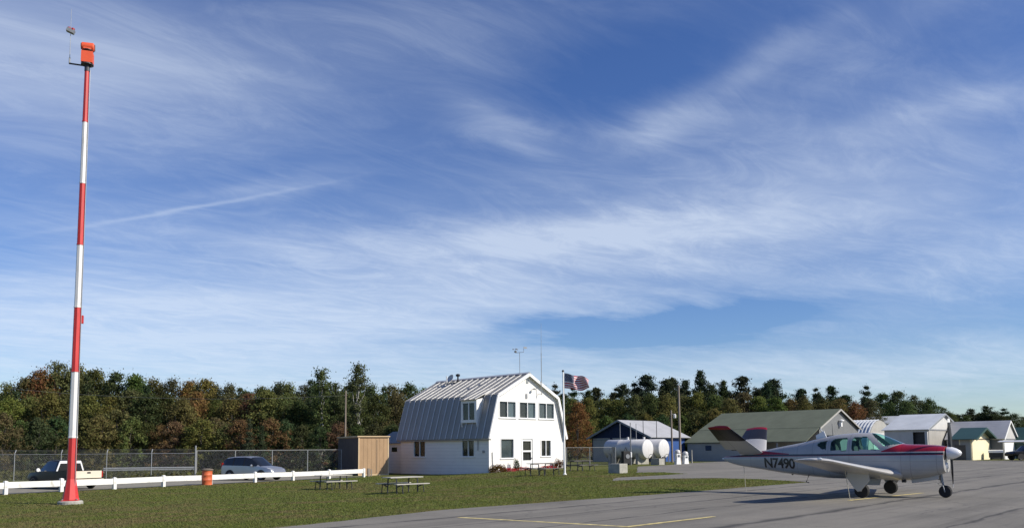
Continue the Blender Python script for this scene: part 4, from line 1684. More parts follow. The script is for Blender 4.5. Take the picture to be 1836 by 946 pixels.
    ar = MB().tube([(xm - 0.24, a_y + 0.24, hz), (xm + 0.24, a_y - 0.24, hz + 0.05)], 0.02, 6)
    ar.lathe([(0.03, 0), (0.10, 0.02), (0.12, 0.14), (0.02, 0.18)], c=(xm - 0.24, a_y + 0.24, hz), n=10)
    ar.tube([(xm + 0.24, a_y - 0.24, hz + 0.05), (xm + 0.24, a_y - 0.24, hz + 0.35)], 0.015, 6)
    ar.box((xm + 0.04, a_y - 0.44, hz + 0.33), (xm + 0.42, a_y - 0.42, hz + 0.47))
    for k in range(3):
        aa = 2.1 * k
        cx_, cy_ = xm - 0.24 + 0.2 * math.cos(aa), a_y + 0.24 + 0.2 * math.sin(aa)
        ar.tube([(xm - 0.24, a_y + 0.24, hz + 0.3), (cx_, cy_, hz + 0.3)], 0.012, 5)
        ar.lathe([(0.01, -0.05), (0.06, -0.02), (0.06, 0.03), (0.01, 0.05)], c=(cx_, cy_, hz + 0.3), n=8)
    ar.tube([(xm - 0.24, a_y + 0.24, hz + 0.15), (xm - 0.24, a_y + 0.24, hz + 0.32)], 0.015, 5)
    ar.build('wind_sensor', 'steel', am)
    wx, wz = le(964.5, 706)
    topw = le(965, 580)[1]
    wp = MB().tube([(wx, -0.42, wz - 0.1), (wx, -0.42, wz + 3.4)], 0.03, 6)
    wp.tube([(wx, -0.42, wz + 3.4), (wx + 0.02, -0.42, topw)], [0.018, 0.008], 5)
    wp.tube([(wx, -0.42, wz), (wx, 0.0, wz)], 0.02, 5)
    wp.tube([(wx, -0.42, wz + 1.0), (wx, 0.0, wz + 1.0)], 0.02, 5)
    wp.build('whip_antenna', 'galv', t)
    return t, C, ub, vb, W, L


M['curtain2'] = paint('curtain_grey', (0.17, 0.165, 0.165), 0.8, var=0.15, scale=4)
M['pale_backing2'] = paint('blind_blue', (0.085, 0.105, 0.115), 0.7, var=0.35, scale=1.2)
HOUSE, HC, HU, HV, HW, HL = house()

# ------------------------------------------------------------------ leafy meshes (shared by shrubs and trees)
def leaf_quads(centers, sizes, rng, out=None, spread=0.75):
    """one quad per leaf spray; with out given, the sprays face loosely outward so clumps take light and shade"""
    n = len(centers)
    nr = rng.normal(size=(n, 3))
    nr /= np.linalg.norm(nr, axis=1)[:, None] + 1e-9
    if out is not None:
        o = out / (np.linalg.norm(out, axis=1)[:, None] + 1e-9)
        nr = o + nr * spread
        nr /= np.linalg.norm(nr, axis=1)[:, None] + 1e-9
    a = rng.normal(size=(n, 3))
    a -= (a * nr).sum(1)[:, None] * nr
    a /= np.linalg.norm(a, axis=1)[:, None] + 1e-9
    b = np.cross(nr, a)
    s = sizes[:, None] * 0.5
    r = rng.uniform(0.55, 1.0, (n, 1))
    V = np.empty((n, 4, 3))
    V[:, 0] = centers - a * s
    V[:, 1] = centers - b * s * r * 0.8
    V[:, 2] = centers + a * s
    V[:, 3] = centers + b * s * r * 0.8
    return V


def quads_mesh(name, V, mat):
    n = len(V)
    me = bpy.data.meshes.new(name)
    me.vertices.add(n * 4)
    me.vertices.foreach_set('co', V.reshape(-1))
    me.loops.add(n * 4)
    me.loops.foreach_set('vertex_index', np.arange(n * 4, dtype=np.int32))
    me.polygons.add(n)
    me.polygons.foreach_set('loop_start', np.arange(0, n * 4, 4, dtype=np.int32))
    me.materials.append(M[mat] if isinstance(mat, str) else mat)
    me.update()
    me.validate()
    return me


def bush(name, label, cat, p, w, h, col, seed=0, n=900, leaf=0.07, mat='leaf', depth=None, group=None):
    rng = np.random.default_rng(seed)
    t = thing(name, label, cat, p, rng.uniform(0, 6.28), group)
    d = rng.normal(size=(n, 3))
    d /= np.linalg.norm(d, axis=1)[:, None]
    d[:, 2] = np.abs(d[:, 2])
    r = rng.uniform(0.35, 1.0, n) ** 0.5
    lump = 1 + 0.22 * np.sin(d[:, 0] * 5 + seed) * np.cos(d[:, 1] * 4 + seed * 2)
    c = d * (r * lump)[:, None] * np.array([w / 2, w / 2, h])
    o = link('foliage', quads_mesh('foliage', leaf_quads(c, rng.uniform(0.6, 1.3, n) * leaf, rng), mat), t)
    o.color = (*col, 1)
    st = MB()
    for k in range(5):
        a = k * 1.26 + seed
        st.tube([(0, 0, -0.05), (math.cos(a) * w * 0.25, math.sin(a) * w * 0.25, h * 0.65)], [0.015, 0.006], 5)
    st.build('stem', 'bark', t)
    return t


# ------------------------------------------------------------------ shrubs and flowers at the foot of the house
def hpt(px, off=0.6):
    """a point in front of the gable end, off metres out, on this column"""
    d = ray(px, 840)
    base = HC - HV * off
    den = HU.x * d.y - HU.y * d.x
    k = -(base.x * d.y - base.y * d.x) / den
    p = base + HU * k
    return (p.x, p.y, gz(p.x, p.y))


bush('shrub', 'low reddish brown shrub at the left corner of the gable end', 'shrub', hpt(893), 1.5, 0.62, (0.11, 0.065, 0.022), 1, 1500, 0.09)
bush('shrub', 'small dark green conical shrub left of the glazed door', 'shrub', hpt(926), 0.6, 0.95, (0.035, 0.065, 0.02), 2, 900, 0.08)
bush('shrub', 'brown shrub at the right corner of the gable end by the flagpole', 'shrub', hpt(1003), 1.2, 0.75, (0.12, 0.055, 0.025), 3, 1300, 0.09)
for i, (px, lab) in enumerate(((912, 'red flowers between the reddish and the conical shrub'), (936, 'red flowers just left of the door step'), (984, 'red flowers right of the door under the small window'))):
    bush('flower_clump', 'low clump of ' + lab, 'flowers', hpt(px, 0.75), 1.5, 0.28, (0.3, 0.04, 0.04), 20 + i, 800, 0.07, 'flower', group='flower bed along the gable end')


# ------------------------------------------------------------------ picnic tables
def picnic_table(name, wood, L=1.85):
    t = thing(name, 'x', 'picnic table')
    for i in range(5):
        y = -0.36 + i * 0.15
        MB().box((-L / 2, y, 0.715), (L / 2, y + 0.135, 0.755)).build('top_plank', wood, t)
    for s in (-1, 1):
        for i in range(2):
            y = s * 0.74 - 0.13 + i * 0.135
            MB().box((-L / 2, y, 0.42), (L / 2, y + 0.125, 0.46)).build('seat_plank', wood, t)
    for x in (-L * 0.32, L * 0.32):
        for s in (-1, 1):
            MB().tube([(x + s * 0.02, s * 0.36, 0.70), (x + s * 0.02, s * 0.40, 0.0)], 0.032, 8).build('leg', 'dark', t)
            lg = MB().tube([(x, s * 0.40, 0.30), (x, s * 0.70, 0.395), (x, s * 0.80, 0.39), (x, s * 0.86, 0.0)], 0.026, 8)
            lg.build('seat_leg', 'dark', t)
        MB().tube([(x, -0.8, 0.405), (x, 0.8, 0.405)], 0.022, 6).build('cross_bar', 'dark', t)
        MB().tube([(x, -0.30, 0.70), (x, 0.30, 0.70)], 0.022, 6).build('top_bar', 'dark', t)
    return t


def put_table(px, py, label, wood='table_wood', L=1.85, rz=43):
    g = gnd(px, py)
    t = picnic_table('picnic_table', wood, L)
    t.location = on_ground(g)
    t.rotation_euler = (0, 0, R(rz))
    t['label'] = label
    t['group'] = 'picnic tables on the lawn'


put_table(722, 883, 'pale topped picnic table nearest the apron, right of the other lawn table')
put_table(598, 876.5, 'pale topped picnic table close in front of the white rail')
put_table(972, 851.5, 'dark picnic table in front of the glazed house door', 'table_wood2', 2.0)
put_table(1040, 843.5, 'dark picnic table right of the flagpole by the wire fence', 'table_wood2', 2.0)


# ------------------------------------------------------------------ flagpole and flag
def flagpole():
    g = gnd(1012.5, 850.5)
    z0 = gz(g.x, g.y)
    top = at(1009.5, 666, g.y).z
    t = thing('flagpole', 'slender white flagpole standing right of the gable end', 'flagpole', (g.x, g.y, z0))
    H = top - z0
    MB().tube([(0, 0, -0.3), (0, 0, 0.1), (-0.02, 0, H)], [0.075, 0.07, 0.045], 10).build('shaft', 'white', t, smooth=True)
    MB().lathe([(0.11, -0.1), (0.12, 0.05), (0.08, 0.09)], n=14).build('collar', 'white', t)
    MB().lathe([(0.02, -0.08), (0.07, -0.05), (0.08, 0.0), (0.05, 0.06), (0.0, 0.08)], c=(-0.02, 0, H + 0.05), n=12).build('finial', 'dark', t, smooth=True)
    MB().tube([(0.06, 0.03, 1.0), (0.05, 0.03, H - 0.1)], 0.008, 4).build('halyard', 'rope', t)
    # the flag: a rippled cloth, stripes and canton by cloth coordinates
    Lf, Hf = 1.62, 0.95
    nu, nv = 52, 26
    vs, fs, uv = [], [], []
    for j in range(nv + 1):
        for i in range(nu + 1):
            u, v = i / nu, j / nv
            rip = math.sin(u * 10.5 + v * 2.2) * 0.16 * u ** 0.6 + math.sin(u * 19 - v * 3) * 0.05 * u
            sag = -0.42 * u ** 1.2 + 0.10 * math.sin(u * 8 + v * 2) * u
            x = Lf * u * (0.97 - 0.03 * math.sin(v * 3)) * (1 - 0.02 * v)
            z = -Hf * (1 - v) * (1 - 0.32 * u * u) + sag
            vs.append((0.03 + x, rip - 0.05 * u, z))
            uv.append((u, v))
    for j in range(nv):
        for i in range(nu):
            fs.append((j * (nu + 1) + i, j * (nu + 1) + i + 1, (j + 1) * (nu + 1) + i + 1, (j + 1) * (nu + 1) + i))
    # thin but real: a second skin 4 mm behind
    n0 = len(vs)
    vs2 = vs + [(x, y + 0.004, z) for x, y, z in vs]
    fs2 = fs + [tuple(n0 + k for k in reversed(f)) for f in fs]
    me = bpy.data.meshes.new('flag')
    me.from_pydata(vs2, [], fs2)
    ul = me.uv_layers.new(name='cloth')
    uv2 = uv + uv
    for lp in me.loops:
        ul.data[lp.index].uv = uv2[lp.vertex_index]
    m, nt, b = new_mat('flag_cloth')
    tcn = nt.nodes.new('ShaderNodeUVMap')
    tcn.uv_map = 'cloth'
    sp = nt.nodes.new('ShaderNodeSeparateXYZ')
    lk(nt, tcn.outputs[0], sp.inputs[0])

    def mth(op, a, bb=None, cc=None):
        n = nt.nodes.new('ShaderNodeMath')
        n.operation = op
        for i, q in enumerate((a, bb, cc)):
            if q is None:
                continue
            if isinstance(q, (int, float)):
                n.inputs[i].default_value = q
            else:
                lk(nt, q, n.inputs[i])
        return n.outputs[0]
    st = mth('LESS_THAN', mth('MODULO', mth('MULTIPLY', sp.outputs[1], 6.5), 1.0), 0.5)
    can = mth('MULTIPLY', mth('LESS_THAN', sp.outputs[0], 0.40), mth('GREATER_THAN', sp.outputs[1], 6 / 13))
    # rows of small white stars as dots on a staggered lattice
    su = mth('MULTIPLY', sp.outputs[0], 6 / 0.40)
    sv = mth('MULTIPLY', mth('SUBTRACT', sp.outputs[1], 6 / 13), 5 / (7 / 13))

    def dots(o):
        fu = mth('SUBTRACT', mth('FRACT', mth('ADD', su, o)), 0.5)
        fv = mth('SUBTRACT', mth('FRACT', mth('ADD', sv, o)), 0.5)
        return mth('LESS_THAN', mth('ADD', mth('MULTIPLY', fu, fu), mth('MULTIPLY', fv, fv)), 0.034)
    star = mth('MAXIMUM', dots(0.0), dots(0.5))
    m1 = nt.nodes.new('ShaderNodeMixRGB')
    lk(nt, st, m1.inputs[0])
    m1.inputs[1].default_value = (0.72, 0.70, 0.70, 1)
    m1.inputs[2].default_value = (0.40, 0.02, 0.035, 1)
    m2 = nt.nodes.new('ShaderNodeMixRGB')
    lk(nt, star, m2.inputs[0])
    m2.inputs[1].default_value = (0.015, 0.022, 0.085, 1)
    m2.inputs[2].default_value = (0.6, 0.6, 0.62, 1)
    m3 = nt.nodes.new('ShaderNodeMixRGB')
    lk(nt, can, m3.inputs[0])
    lk(nt, m1.outputs[0], m3.inputs[1])
    lk(nt, m2.outputs[0], m3.inputs[2])
    lk(nt, m3.outputs[0], b.inputs['Base Color'])
    b.inputs['Roughness'].default_value = 0.8
    me.materials.append(m)
    me.polygons.foreach_set('use_smooth', [True] * len(me.polygons))
    tag(link('flag', me, None, (g.x - 0.02 + 0.05, g.y, top - 0.08), R(-8)), 'stars and stripes flag with red and white stripes streaming from the flagpole', 'flag')


flagpole()

# concrete block at the lawn's edge
g = gnd(1111, 848)
cb = MB()
cb.box((0, 0, -0.2), (0.85, 0.95, 0.62))
me_ob = cb.build('concrete_block', 'concrete', None, loc=on_ground(g), rz=R(44))
bv = me_ob.modifiers.new('bevel', 'BEVEL')
bv.width = 0.02
tag(me_ob, 'square pale concrete block on the grass before the white tanks', 'block')

# ------------------------------------------------------------------ generic gabled shed; gable faces local -y, x across, y along
def gabled(name, label, cat, origin, rz, W, L, eave, ridge, wall='grey_wall', gable='grey_wall', roofm='grey_roof', over=0.25, holes=(), side_holes=(), found=0.4, trim='white', roof_tilt=0.0, group=None, panels=0):
    t = thing(name, label, cat, origin, rz, group)
    poly = [(0, -found), (W, -found), (W, eave), (W / 2, ridge), (0, eave)]
    wall_with_holes(poly, list(holes), 0.12, lambda a, d, z: (a, d, z)).build('gable_wall', gable, t)
    wall_with_holes(poly, [], 0.12, lambda a, d, z: (a, L - d, z)).build('gable_wall', gable, t)
    wall_with_holes([(0.123, -found), (L - 0.123, -found), (L - 0.123, eave - 0.01), (0.123, eave - 0.01)], list(side_holes), 0.1, lambda a, d, z: (d, a, z)).build('side_wall', wall, t)
    MB().box((W - 0.1, 0.123, -found), (W, L - 0.123, eave - 0.01)).build('side_wall', wall, t)
    for s in (-1, 1):
        a = (W / 2 + s * (W / 2 + over), eave - over * (ridge - eave) / (W / 2))
        b = (W / 2, ridge)
        dx, dz = b[0] - a[0], b[1] - a[1]
        ln = math.hypot(dx, dz)
        n = (-dz / ln, dx / ln)
        if n[1] < 0:
            n = (-n[0], -n[1])
        k = max(1, panels)
        for i in range(k):
            ya = -over + (L + 2 * over) * i / k
            yb = -over + (L + 2 * over) * (i + 1) / k
            vs = []
            for q in (a, b):
                for y in (ya + (0.004 if i else 0), yb - (0.004 if i < k - 1 else 0)):
                    for h in (0.02, 0.09):
                        vs.append((q[0] + n[0] * h - (s * 0.0), y, q[1] + n[1] * h))
            mb = MB().add(vs, [(0, 1, 3, 2), (4, 6, 7, 5), (0, 4, 5, 1), (2, 3, 7, 6), (1, 5, 7, 3), (0, 2, 6, 4)])
            if panels:
                vs = []
                for q in (a, b):
                    for y in (ya + 0.004, ya + 0.07):
                        for h in (0.09, 0.15):
                            vs.append((q[0] + n[0] * h, y, q[1] + n[1] * h))
                mb.add(vs, [(0, 1, 3, 2), (4, 6, 7, 5), (0, 4, 5, 1), (2, 3, 7, 6), (1, 5, 7, 3), (0, 2, 6, 4)])
            mb.build('roof_panel' if panels else 'roof', roofm, t)
    fs = MB()
    for s in (-1, 1):
        a = (W / 2 + s * (W / 2 + over), eave - over * (ridge - eave) / (W / 2))
        b = (W / 2, ridge)
        vs = []
        for q in (a, b):
            for y in (-over - 0.03, -over - 0.003):
                for h in (-0.14, 0.07):
                    vs.append((q[0], y, q[1] + h))
        fs.add(vs, [(0, 1, 3, 2), (4, 6, 7, 5), (0, 4, 5, 1), (2, 3, 7, 6), (1, 5, 7, 3), (0, 2, 6, 4)])
    fs.build('fascia', trim, t)
    return t


def solve_len(P, direc, px):
    """distance along a plan direction from P to reach a picture column"""
    d = ray(px, 805)
    k = d.x / d.y
    return (k * P.y - P.x) / (direc.x - k * direc.y)


UB = Vector((math.cos(R(45)), math.sin(R(45)), 0))
VB = Vector((-UB.y, UB.x, 0))


def colpt(px, Y):
    p = at(px, 805, Y)
    return Vector((p.x, p.y, 0))


def zat(px, py, Y):
    return at(px, py, Y).z


# ---- blue hangar behind the tanks: gable faces left, so local x = -VB, local y = UB
def blue_hangar():
    near = colpt(1166, 97)
    W = -solve_len(near, -VB, 1062)
    W = abs(solve_len(near, VB, 1062))
    far = near + VB * W
    L = solve_len(near, UB, 1229)
    eave = zat(1166, 781, near.y)
    mid = near + VB * (W / 2)
    ridge = zat(1113, 753.5, mid.y)
    t = gabled('hangar', 'blue hangar with shade-darkened navy gable and grey hipped looking roof behind the white tanks', 'hangar', (far.x, far.y, 0), R(-45), W, L, eave, ridge, 'blue', 'blue_shaded', 'grey_roof', over=0.5, trim='steel')
    # pale sliding door panels on the gable
    n = 0
    for a, b in ((1064, 1094), (1099, 1140)):
        x0 = W - abs(solve_len(near, VB, a))
        x1 = W - abs(solve_len(near, VB, b))
        mb = MB().box((x0, -0.06, -0.1), (x1, -0.004, eave - 0.15))
        dr = mb.build('sliding_door', 'grey_wall', t)
        MB().box((x0, -0.09, eave - 0.4), (x1, -0.061, eave - 0.3)).build('door_rail', 'steel', dr)


blue_hangar()


# ---- fuel tanks
def tank(label, px, Y, L, dia):
    p = colpt(px, Y)
    t = thing('fuel_tank', label, 'tank', (p.x, p.y, gz(p.x, p.y)), R(45), 'white fuel tanks')
    r = dia / 2
    zc = 0.55 + r
    prof = [(r * 0.25, -0.16), (r * 0.7, -0.13), (r * 0.95, -0.05), (r, 0.03), (r, L * 0.33), (r + .008, L * 0.335), (r, L * 0.34), (r, L * 0.66), (r + .008, L * 0.665), (r, L * 0.67), (r, L - 0.03), (r * 0.95, L + 0.05), (r * 0.7, L + 0.13), (r * 0.25, L + 0.16)]
    MB().lathe(prof, c=(0, 0, zc), axis='Y', n=32).build('shell', 'tank', t, smooth=True)
    for y in (0.7, L - 0.7):
        sd = MB()
        pts = [(-r * 0.95, 0)] + [(r * math.cos(a), zc + r * math.sin(a)) for a in np.linspace(R(205), R(335), 12)] + [(r * 0.95, 0)]
        sd.prism([(q[0], q[1] - (0.01 if 0 < i < 13 else 0)) for i, q in enumerate(pts)], y - 0.15, y + 0.15, axis='Y')
        sd.build('saddle', 'concrete', t)
    MB().tube([(0, L * 0.5, zc + r - 0.02), (0, L * 0.5, zc + r + 0.25)], 0.12, 10).build('manhole', 'tank', t)
    MB().tube([(0.3, L * 0.75, zc + r - 0.05), (0.3, L * 0.75, zc + r + 1.7)], 0.035, 6).build('vent_pipe', 'steel', t)
    lad = MB()
    for x in (-r * 0.35, -r * 0.35 + 0.35):
        lad.tube([(x - r * 0.62, L * 0.28, 0.0), (x - r * 0.62, L * 0.28, zc + r * 0.75)], 0.02, 6)
    for k in range(8):
        lad.tube([(-r * 0.97, L * 0.28, 0.25 + k * 0.24), (-r * 0.97 + 0.35, L * 0.28, 0.25 + k * 0.24)], 0.014, 5)
    lad.build('ladder', 'steel', t)
    MB().tube([(r * 0.2, -0.2, zc - r * 0.55), (r * 0.2, -0.45, zc - r * 0.55), (r * 0.2, -0.45, 0.1)], 0.045, 8).build('drain_pipe', 'steel', t)
    return t


tank('white fuel tank whose round end is nearer the house, left of the two', 1161, 84, 4.9, 1.98)
tank('white fuel tank on the right of the two, partly hidden by its neighbour', 1190, 85.5, 4.9, 2.0)


def slim_post(px, y0, y1, Y, label, r=0.045, mat='steel', cat='post', extra=None):
    p = colpt(px, Y)
    z0 = gz(p.x, p.y)
    h = zat(px, y1, Y) - z0
    t = thing('pole' if cat == 'pole' else 'post', label, cat, (p.x, p.y, z0))
    MB().tube([(0, 0, -0.2), (0, 0, h)], [r * 1.2, r * 0.85], 8).build('shaft', mat, t, smooth=True)
    if extra:
        extra(t, h)
    return t


def tall_vent(t, h):
    MB().lathe([(0.10, 0.0), (0.10, 0.45), (0.05, 0.5)], c=(0, 0, 0.75), n=10).build('filter_can', 'white', t)


slim_post(1131, 830, 757, 81, 'thin grey post with white canister before the left tank', 0.05, extra=tall_vent)

# dark hose reel cabinet in front of the left tank
p = colpt(1122, 80.5)
t = thing('hose_reel', 'black framed hose reel cabinet standing before the left tank', 'hose reel', (p.x, p.y, gz(p.x, p.y)), R(20))
MB().box((-0.36, -0.25, 0.15), (0.36, 0.25, 1.35)).build('cabinet', 'black', t)
rl = MB().lathe([(0.22, -0.30), (0.22, -0.26), (0.10, -0.255)], c=(0.05, 0, 0.85), axis='Y', n=16)
rl.build('reel', 'steel', t)
for x in (-0.3, 0.3):
    MB().box((x - 0.04, -0.2, -0.1), (x + 0.04, 0.2, 0.15)).build('leg', 'dark', t)
MB().tube([(-0.2, 0, 1.35), (0.0, 0, 1.72), (0.15, 0, 1.35)], 0.03, 6).build('hose_arch', 'black', t)

# chunky concrete pump plinth under the tank ends
p = colpt(1175, 81)
t = thing('pump_plinth', 'low concrete plinth with dark pump gear between the tank ends', 'plinth', (p.x, p.y, gz(p.x, p.y)), R(45))
MB().box((-0.4, -0.7, -0.1), (0.5, 0.3, 0.62)).build('block', 'concrete', t)
MB().box((0.62, -0.5, 0.0), (1.0, 0.0, 0.75)).build('pump', 'black', t)
MB().tube([(1.2, -0.3, 0), (1.2, -0.3, 0.8), (0.9, -0.3, 0.9), (0.5, -0.3, 0.7)], 0.05, 6).build('pipe', 'steel', t)


def dispenser(px, Y, h, label):
    p = colpt(px, Y)
    t = thing('fuel_dispenser', label, 'dispenser', (p.x, p.y, gz(p.x, p.y)), R(25), 'fuel dispensers')
    MB().prism([(-0.28, 0.0), (0.28, 0.0), (0.20, h * 0.6), (0.24, h * 0.92), (-0.24, h * 0.92), (-0.20, h * 0.6)], -0.2, 0.2, axis='Y').build('body', 'white', t)
    MB().lathe([(0.10, 0), (0.27, 0.04), (0.30, 0.16), (0.22, 0.34), (0.05, 0.40)], c=(0, 0, h * 0.92), n=14).build('hood', 'tank', t, smooth=True)
    MB().box((-0.13, -0.215, h * 0.62), (0.13, -0.201, h * 0.82)).build('dial', 'pale_backing2', t)
    MB().tube([(0.24, -0.1, h * 0.8), (0.42, -0.12, h * 0.45), (0.30, -0.12, h * 0.3), (0.26, -0.1, h * 0.55)], 0.02, 6).build('hose', 'black', t)


dispenser(1214.5, 82, 1.15, 'white fuel dispenser with rounded hood, left of the pair by the pavement')
dispenser(1228.5, 84, 0.95, 'shorter white fuel dispenser, right of the pair by the pavement')


def lampish(t, h):
    MB().box((0.05, -0.06, h - 0.45), (0.35, 0.06, h - 0.39)).build('bracket', 'steel', t)
    MB().lathe([(0.06, 0.0), (0.16, 0.05), (0.17, 0.4), (0.08, 0.5)], c=(0.38, 0, h - 0.9), n=12).build('transformer', 'tank', t, smooth=True)


slim_post(1205, 824, 735, 92, 'shorter utility pole with pale canister beside the dispensers', 0.10, 'pole_wood', 'pole', lampish)
slim_post(1219.5, 824, 690, 90, 'tall bare wooden utility pole rising above the blue hangar', 0.12, 'pole_wood', 'pole')
slim_post(1240, 826, 806, 88, 'short pale bollard at the end of the dispenser pad', 0.07, 'concrete')
slim_post(1178, 826, 754, 93, 'thin dark vent stack rising behind the tanks', 0.04, 'dark')
slim_post(1154, 826, 752, 93.5, 'thin dark vent stack before the shade-darkened blue gable', 0.04, 'dark')
chain_link('chain_link_fence', 'chain link fence between the house and the white tanks', [fpt(1016, 76), fpt(1098, 79), fpt(1104, 74)], arms=False, H=1.75, spacing=2.4, rail_r=0.014)


# ---- olive hangar with lean-to: gable faces right (-VB), ridge runs along VB
def olive_hangar():
    nearL = colpt(1470, 93)
    W = abs(solve_len(nearL, UB, 1540))
    mid = nearL + UB * (W / 2)
    eave = zat(1470, 765, nearL.y)
    ridge = zat(1502, 733.5, mid.y)
    L = abs(solve_len(mid, VB, 1300))
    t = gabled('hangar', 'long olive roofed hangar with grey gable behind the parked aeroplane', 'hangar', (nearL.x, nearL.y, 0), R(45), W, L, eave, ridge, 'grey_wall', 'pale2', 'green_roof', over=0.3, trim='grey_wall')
    # lean-to on the camera side
    ext = 3.4
    eave2 = eave - 1.55
    mb = MB()
    vs = []
    for q in ((-ext - 0.3, eave2 - 0.1), (-0.31, eave - 0.12)):
        for y in (-0.2, L + 0.3):
            for h in (0.0, 0.07):
                vs.append((q[0], y, q[1] + h))
    mb.add(vs, [(0, 1, 3, 2), (4, 6, 7, 5), (0, 4, 5, 1), (2, 3, 7, 6), (1, 5, 7, 3), (0, 2, 6, 4)])
    mb.build('lean_to_roof', 'green_roof', t)
    lw = MB().box((-ext, L * 0.45, -0.3), (-ext + 0.12, L, eave2 - 0.13))
    lw.box((-ext + 0.122, L - 0.12, -0.3), (-0.01, L, eave2 - 0.13))
    wl_ = lw.build('lean_to_wall', 'grey_wall', t)
    for i, yy in enumerate((L * 0.55, L * 0.78)):
        MB().box((-ext - 0.03, yy, eave2 - 1.0), (-ext - 0.003, yy + 0.8, eave2 - 0.4)).build('window', 'car_glass', wl_)
    for yy in (0.2, L * 0.22):
        MB().box((-ext, yy, -0.3), (-ext + 0.15, yy + 0.15, eave2 - 0.13)).build('post', 'steel', t)
    # lamp with hood high on the gable
    lm = MB().lathe([(0.06, 0.0), (0.3, -0.12), (0.32, -0.2)], c=(W / 2, -0.3, ridge - 1.15), n=14)
    lm.box((W / 2 - 0.13, -0.32, ridge - 2.0), (W / 2 + 0.18, -0.005, ridge - 1.36))
    lm.build('gable_lamp', 'white', t)
    MB().box((W * 0.18, -0.06, eave - 1.3), (W * 0.36, -0.003, eave - 0.9)).build('window', 'car_glass', t)
    MB().box((W * 0.55, -0.06, eave - 1.3), (W * 0.8, -0.003, eave - 1.0)).build('window', 'car_glass', t)


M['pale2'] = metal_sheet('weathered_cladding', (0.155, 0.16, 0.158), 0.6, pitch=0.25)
olive_hangar()


# ---- arched ribbed hangar
def arched():
    nearL = colpt(1556, 112)
    W = 9.0
    L = 16.0
    t = thing('hangar', 'arched hangar of pale ribbed steel sheets between the olive and white hangars', 'hangar', (nearL.x, nearL.y, 0), R(45))
    mid = nearL + UB * W / 2
    top = zat(1605, 752, mid.y)
    base = zat(1556, 795, nearL.y)
    k = 34
    n = 14
    h = top - 0.6
    for i in range(k):
        y0, y1 = L * i / k, L * (i + 1) / k
        vs = []
        for j in range(n + 1):
            a = math.pi * (1 - j / n)
            for y, rr in ((y0 + 0.002, 1.0), ((y0 * .6 + y1 * .4), 1.02), (y1 - 0.002, 1.0)):
                vs.append((W / 2 + W / 2 * rr * math.cos(a), y, 0.6 + h * rr * math.sin(a)))
        fs = []
        for j in range(n):
            for q in range(2):
                fs.append((j * 3 + q, j * 3 + q + 1, (j + 1) * 3 + q + 1, (j + 1) * 3 + q))
        MB().add(vs, fs).build('arch_panel', 'white_roof', t)
    pts = [(0, -0.3), (W, -0.3)] + [(W / 2 + W / 2 * 0.99 * math.cos(a), 0.6 + h * 0.99 * math.sin(a)) for a in np.linspace(0, math.pi, 16)]
    MB().prism(pts, -0.02, 0.05, axis='Y').build('end_wall', 'grey_wall', t)
    MB().prism(pts, L - 0.05, L + 0.02, axis='Y').build('end_wall', 'grey_wall', t)
    MB().box((W * 0.2, -0.08, -0.2), (W * 0.8, -0.021, h * 0.75)).build('door', 'pale_wall', t)


arched()


# ---- long pale roof just showing behind the arched hangar
def back_hangar():
    nearL = colpt(1652, 124)
    W = 9.0
    mid = nearL + UB * (W / 2)
    gabled('hangar', 'long pale roofed hangar mostly hidden behind the arched hangar', 'hangar', (nearL.x, nearL.y, 0), R(45), W, abs(solve_len(mid, VB, 1562)), zat(1652, 769, nearL.y), zat(1672, 744, mid.y), 'pale_wall', 'pale_wall', 'white_roof', over=0.3, trim='steel')


back_hangar()


# ---- white hangar with the dark doorway
def white_hangar():
    nearL = colpt(1664, 98)
    W = abs(solve_len(nearL, UB, 1724))
    mid = nearL + UB * (W / 2)
    eave = zat(1664, 769, nearL.y)
    ridge = zat(1690, 742, mid.y)
    L = abs(solve_len(nearL, VB, 1587))
    d0 = abs(solve_len(nearL, VB, 1664.5)) + 0.15
    d1 = abs(solve_len(nearL, VB, 1638))
    t = gabled('hangar', 'large white roofed hangar with dark side doorway behind the aeroplane nose', 'hangar', (nearL.x, nearL.y, 0), R(45), W, L, eave, ridge, 'pale_wall', 'pale_wall', 'white_roof', over=0.25, side_holes=[(max(0.3, d0), d1, -0.3, eave - 0.3)], trim='steel')
    MB().box((0.6, max(0.3, d0) - 0.1, -0.2), (0.7, d1 + 0.1, eave)).build('dark_interior', 'dark', t)
    MB().box((0.3, -0.06, -0.2), (W * 0.5 - 0.02, -0.003, eave - 0.1)).build('sliding_door', 'grey_wall', t)
    MB().box((W * 0.5 + 0.02, -0.06, -0.2), (W - 0.3, -0.003, eave - 0.1)).build('sliding_door', 'grey_wall', t)
    MB().box((0.1, -0.12, eave - 0.098), (W - 0.1, -0.003, eave + 0.05)).build('door_track', 'steel', t)


white_hangar()


# ---- cream fronted shed with green roof
def cream_shed():
    nearL = colpt(1742, 93)
    W = abs(solve_len(nearL, UB, 1775))
    mid = nearL + UB * (W / 2)
    eave = zat(1742, 784, nearL.y)
    ridge = zat(1757, 767, mid.y)
    L = abs(solve_len(nearL, VB, 1720))
    t = gabled('small_hangar', 'small shed with cream front and dark green metal roof', 'shed', (nearL.x, nearL.y, 0), R(45), W, L, eave, ridge, 'grey_wall', 'cream', 'green_roof2', over=0.75, trim='green_roof2')
    MB().box((0.12, -0.06, -0.05), (W - 0.12, -0.003, eave - 0.25)).build('door', 'cream', t)
    MB().box((0.02, -0.09, eave - 0.2), (W - 0.02, -0.003, eave - 0.08)).build('door_track', 'shed_dark', t)
    MB().box((-0.04, 0.6, 0.0), (-0.003, 1.7, 1.7)).build('side_door', 'shed_dark', t)


cream_shed()


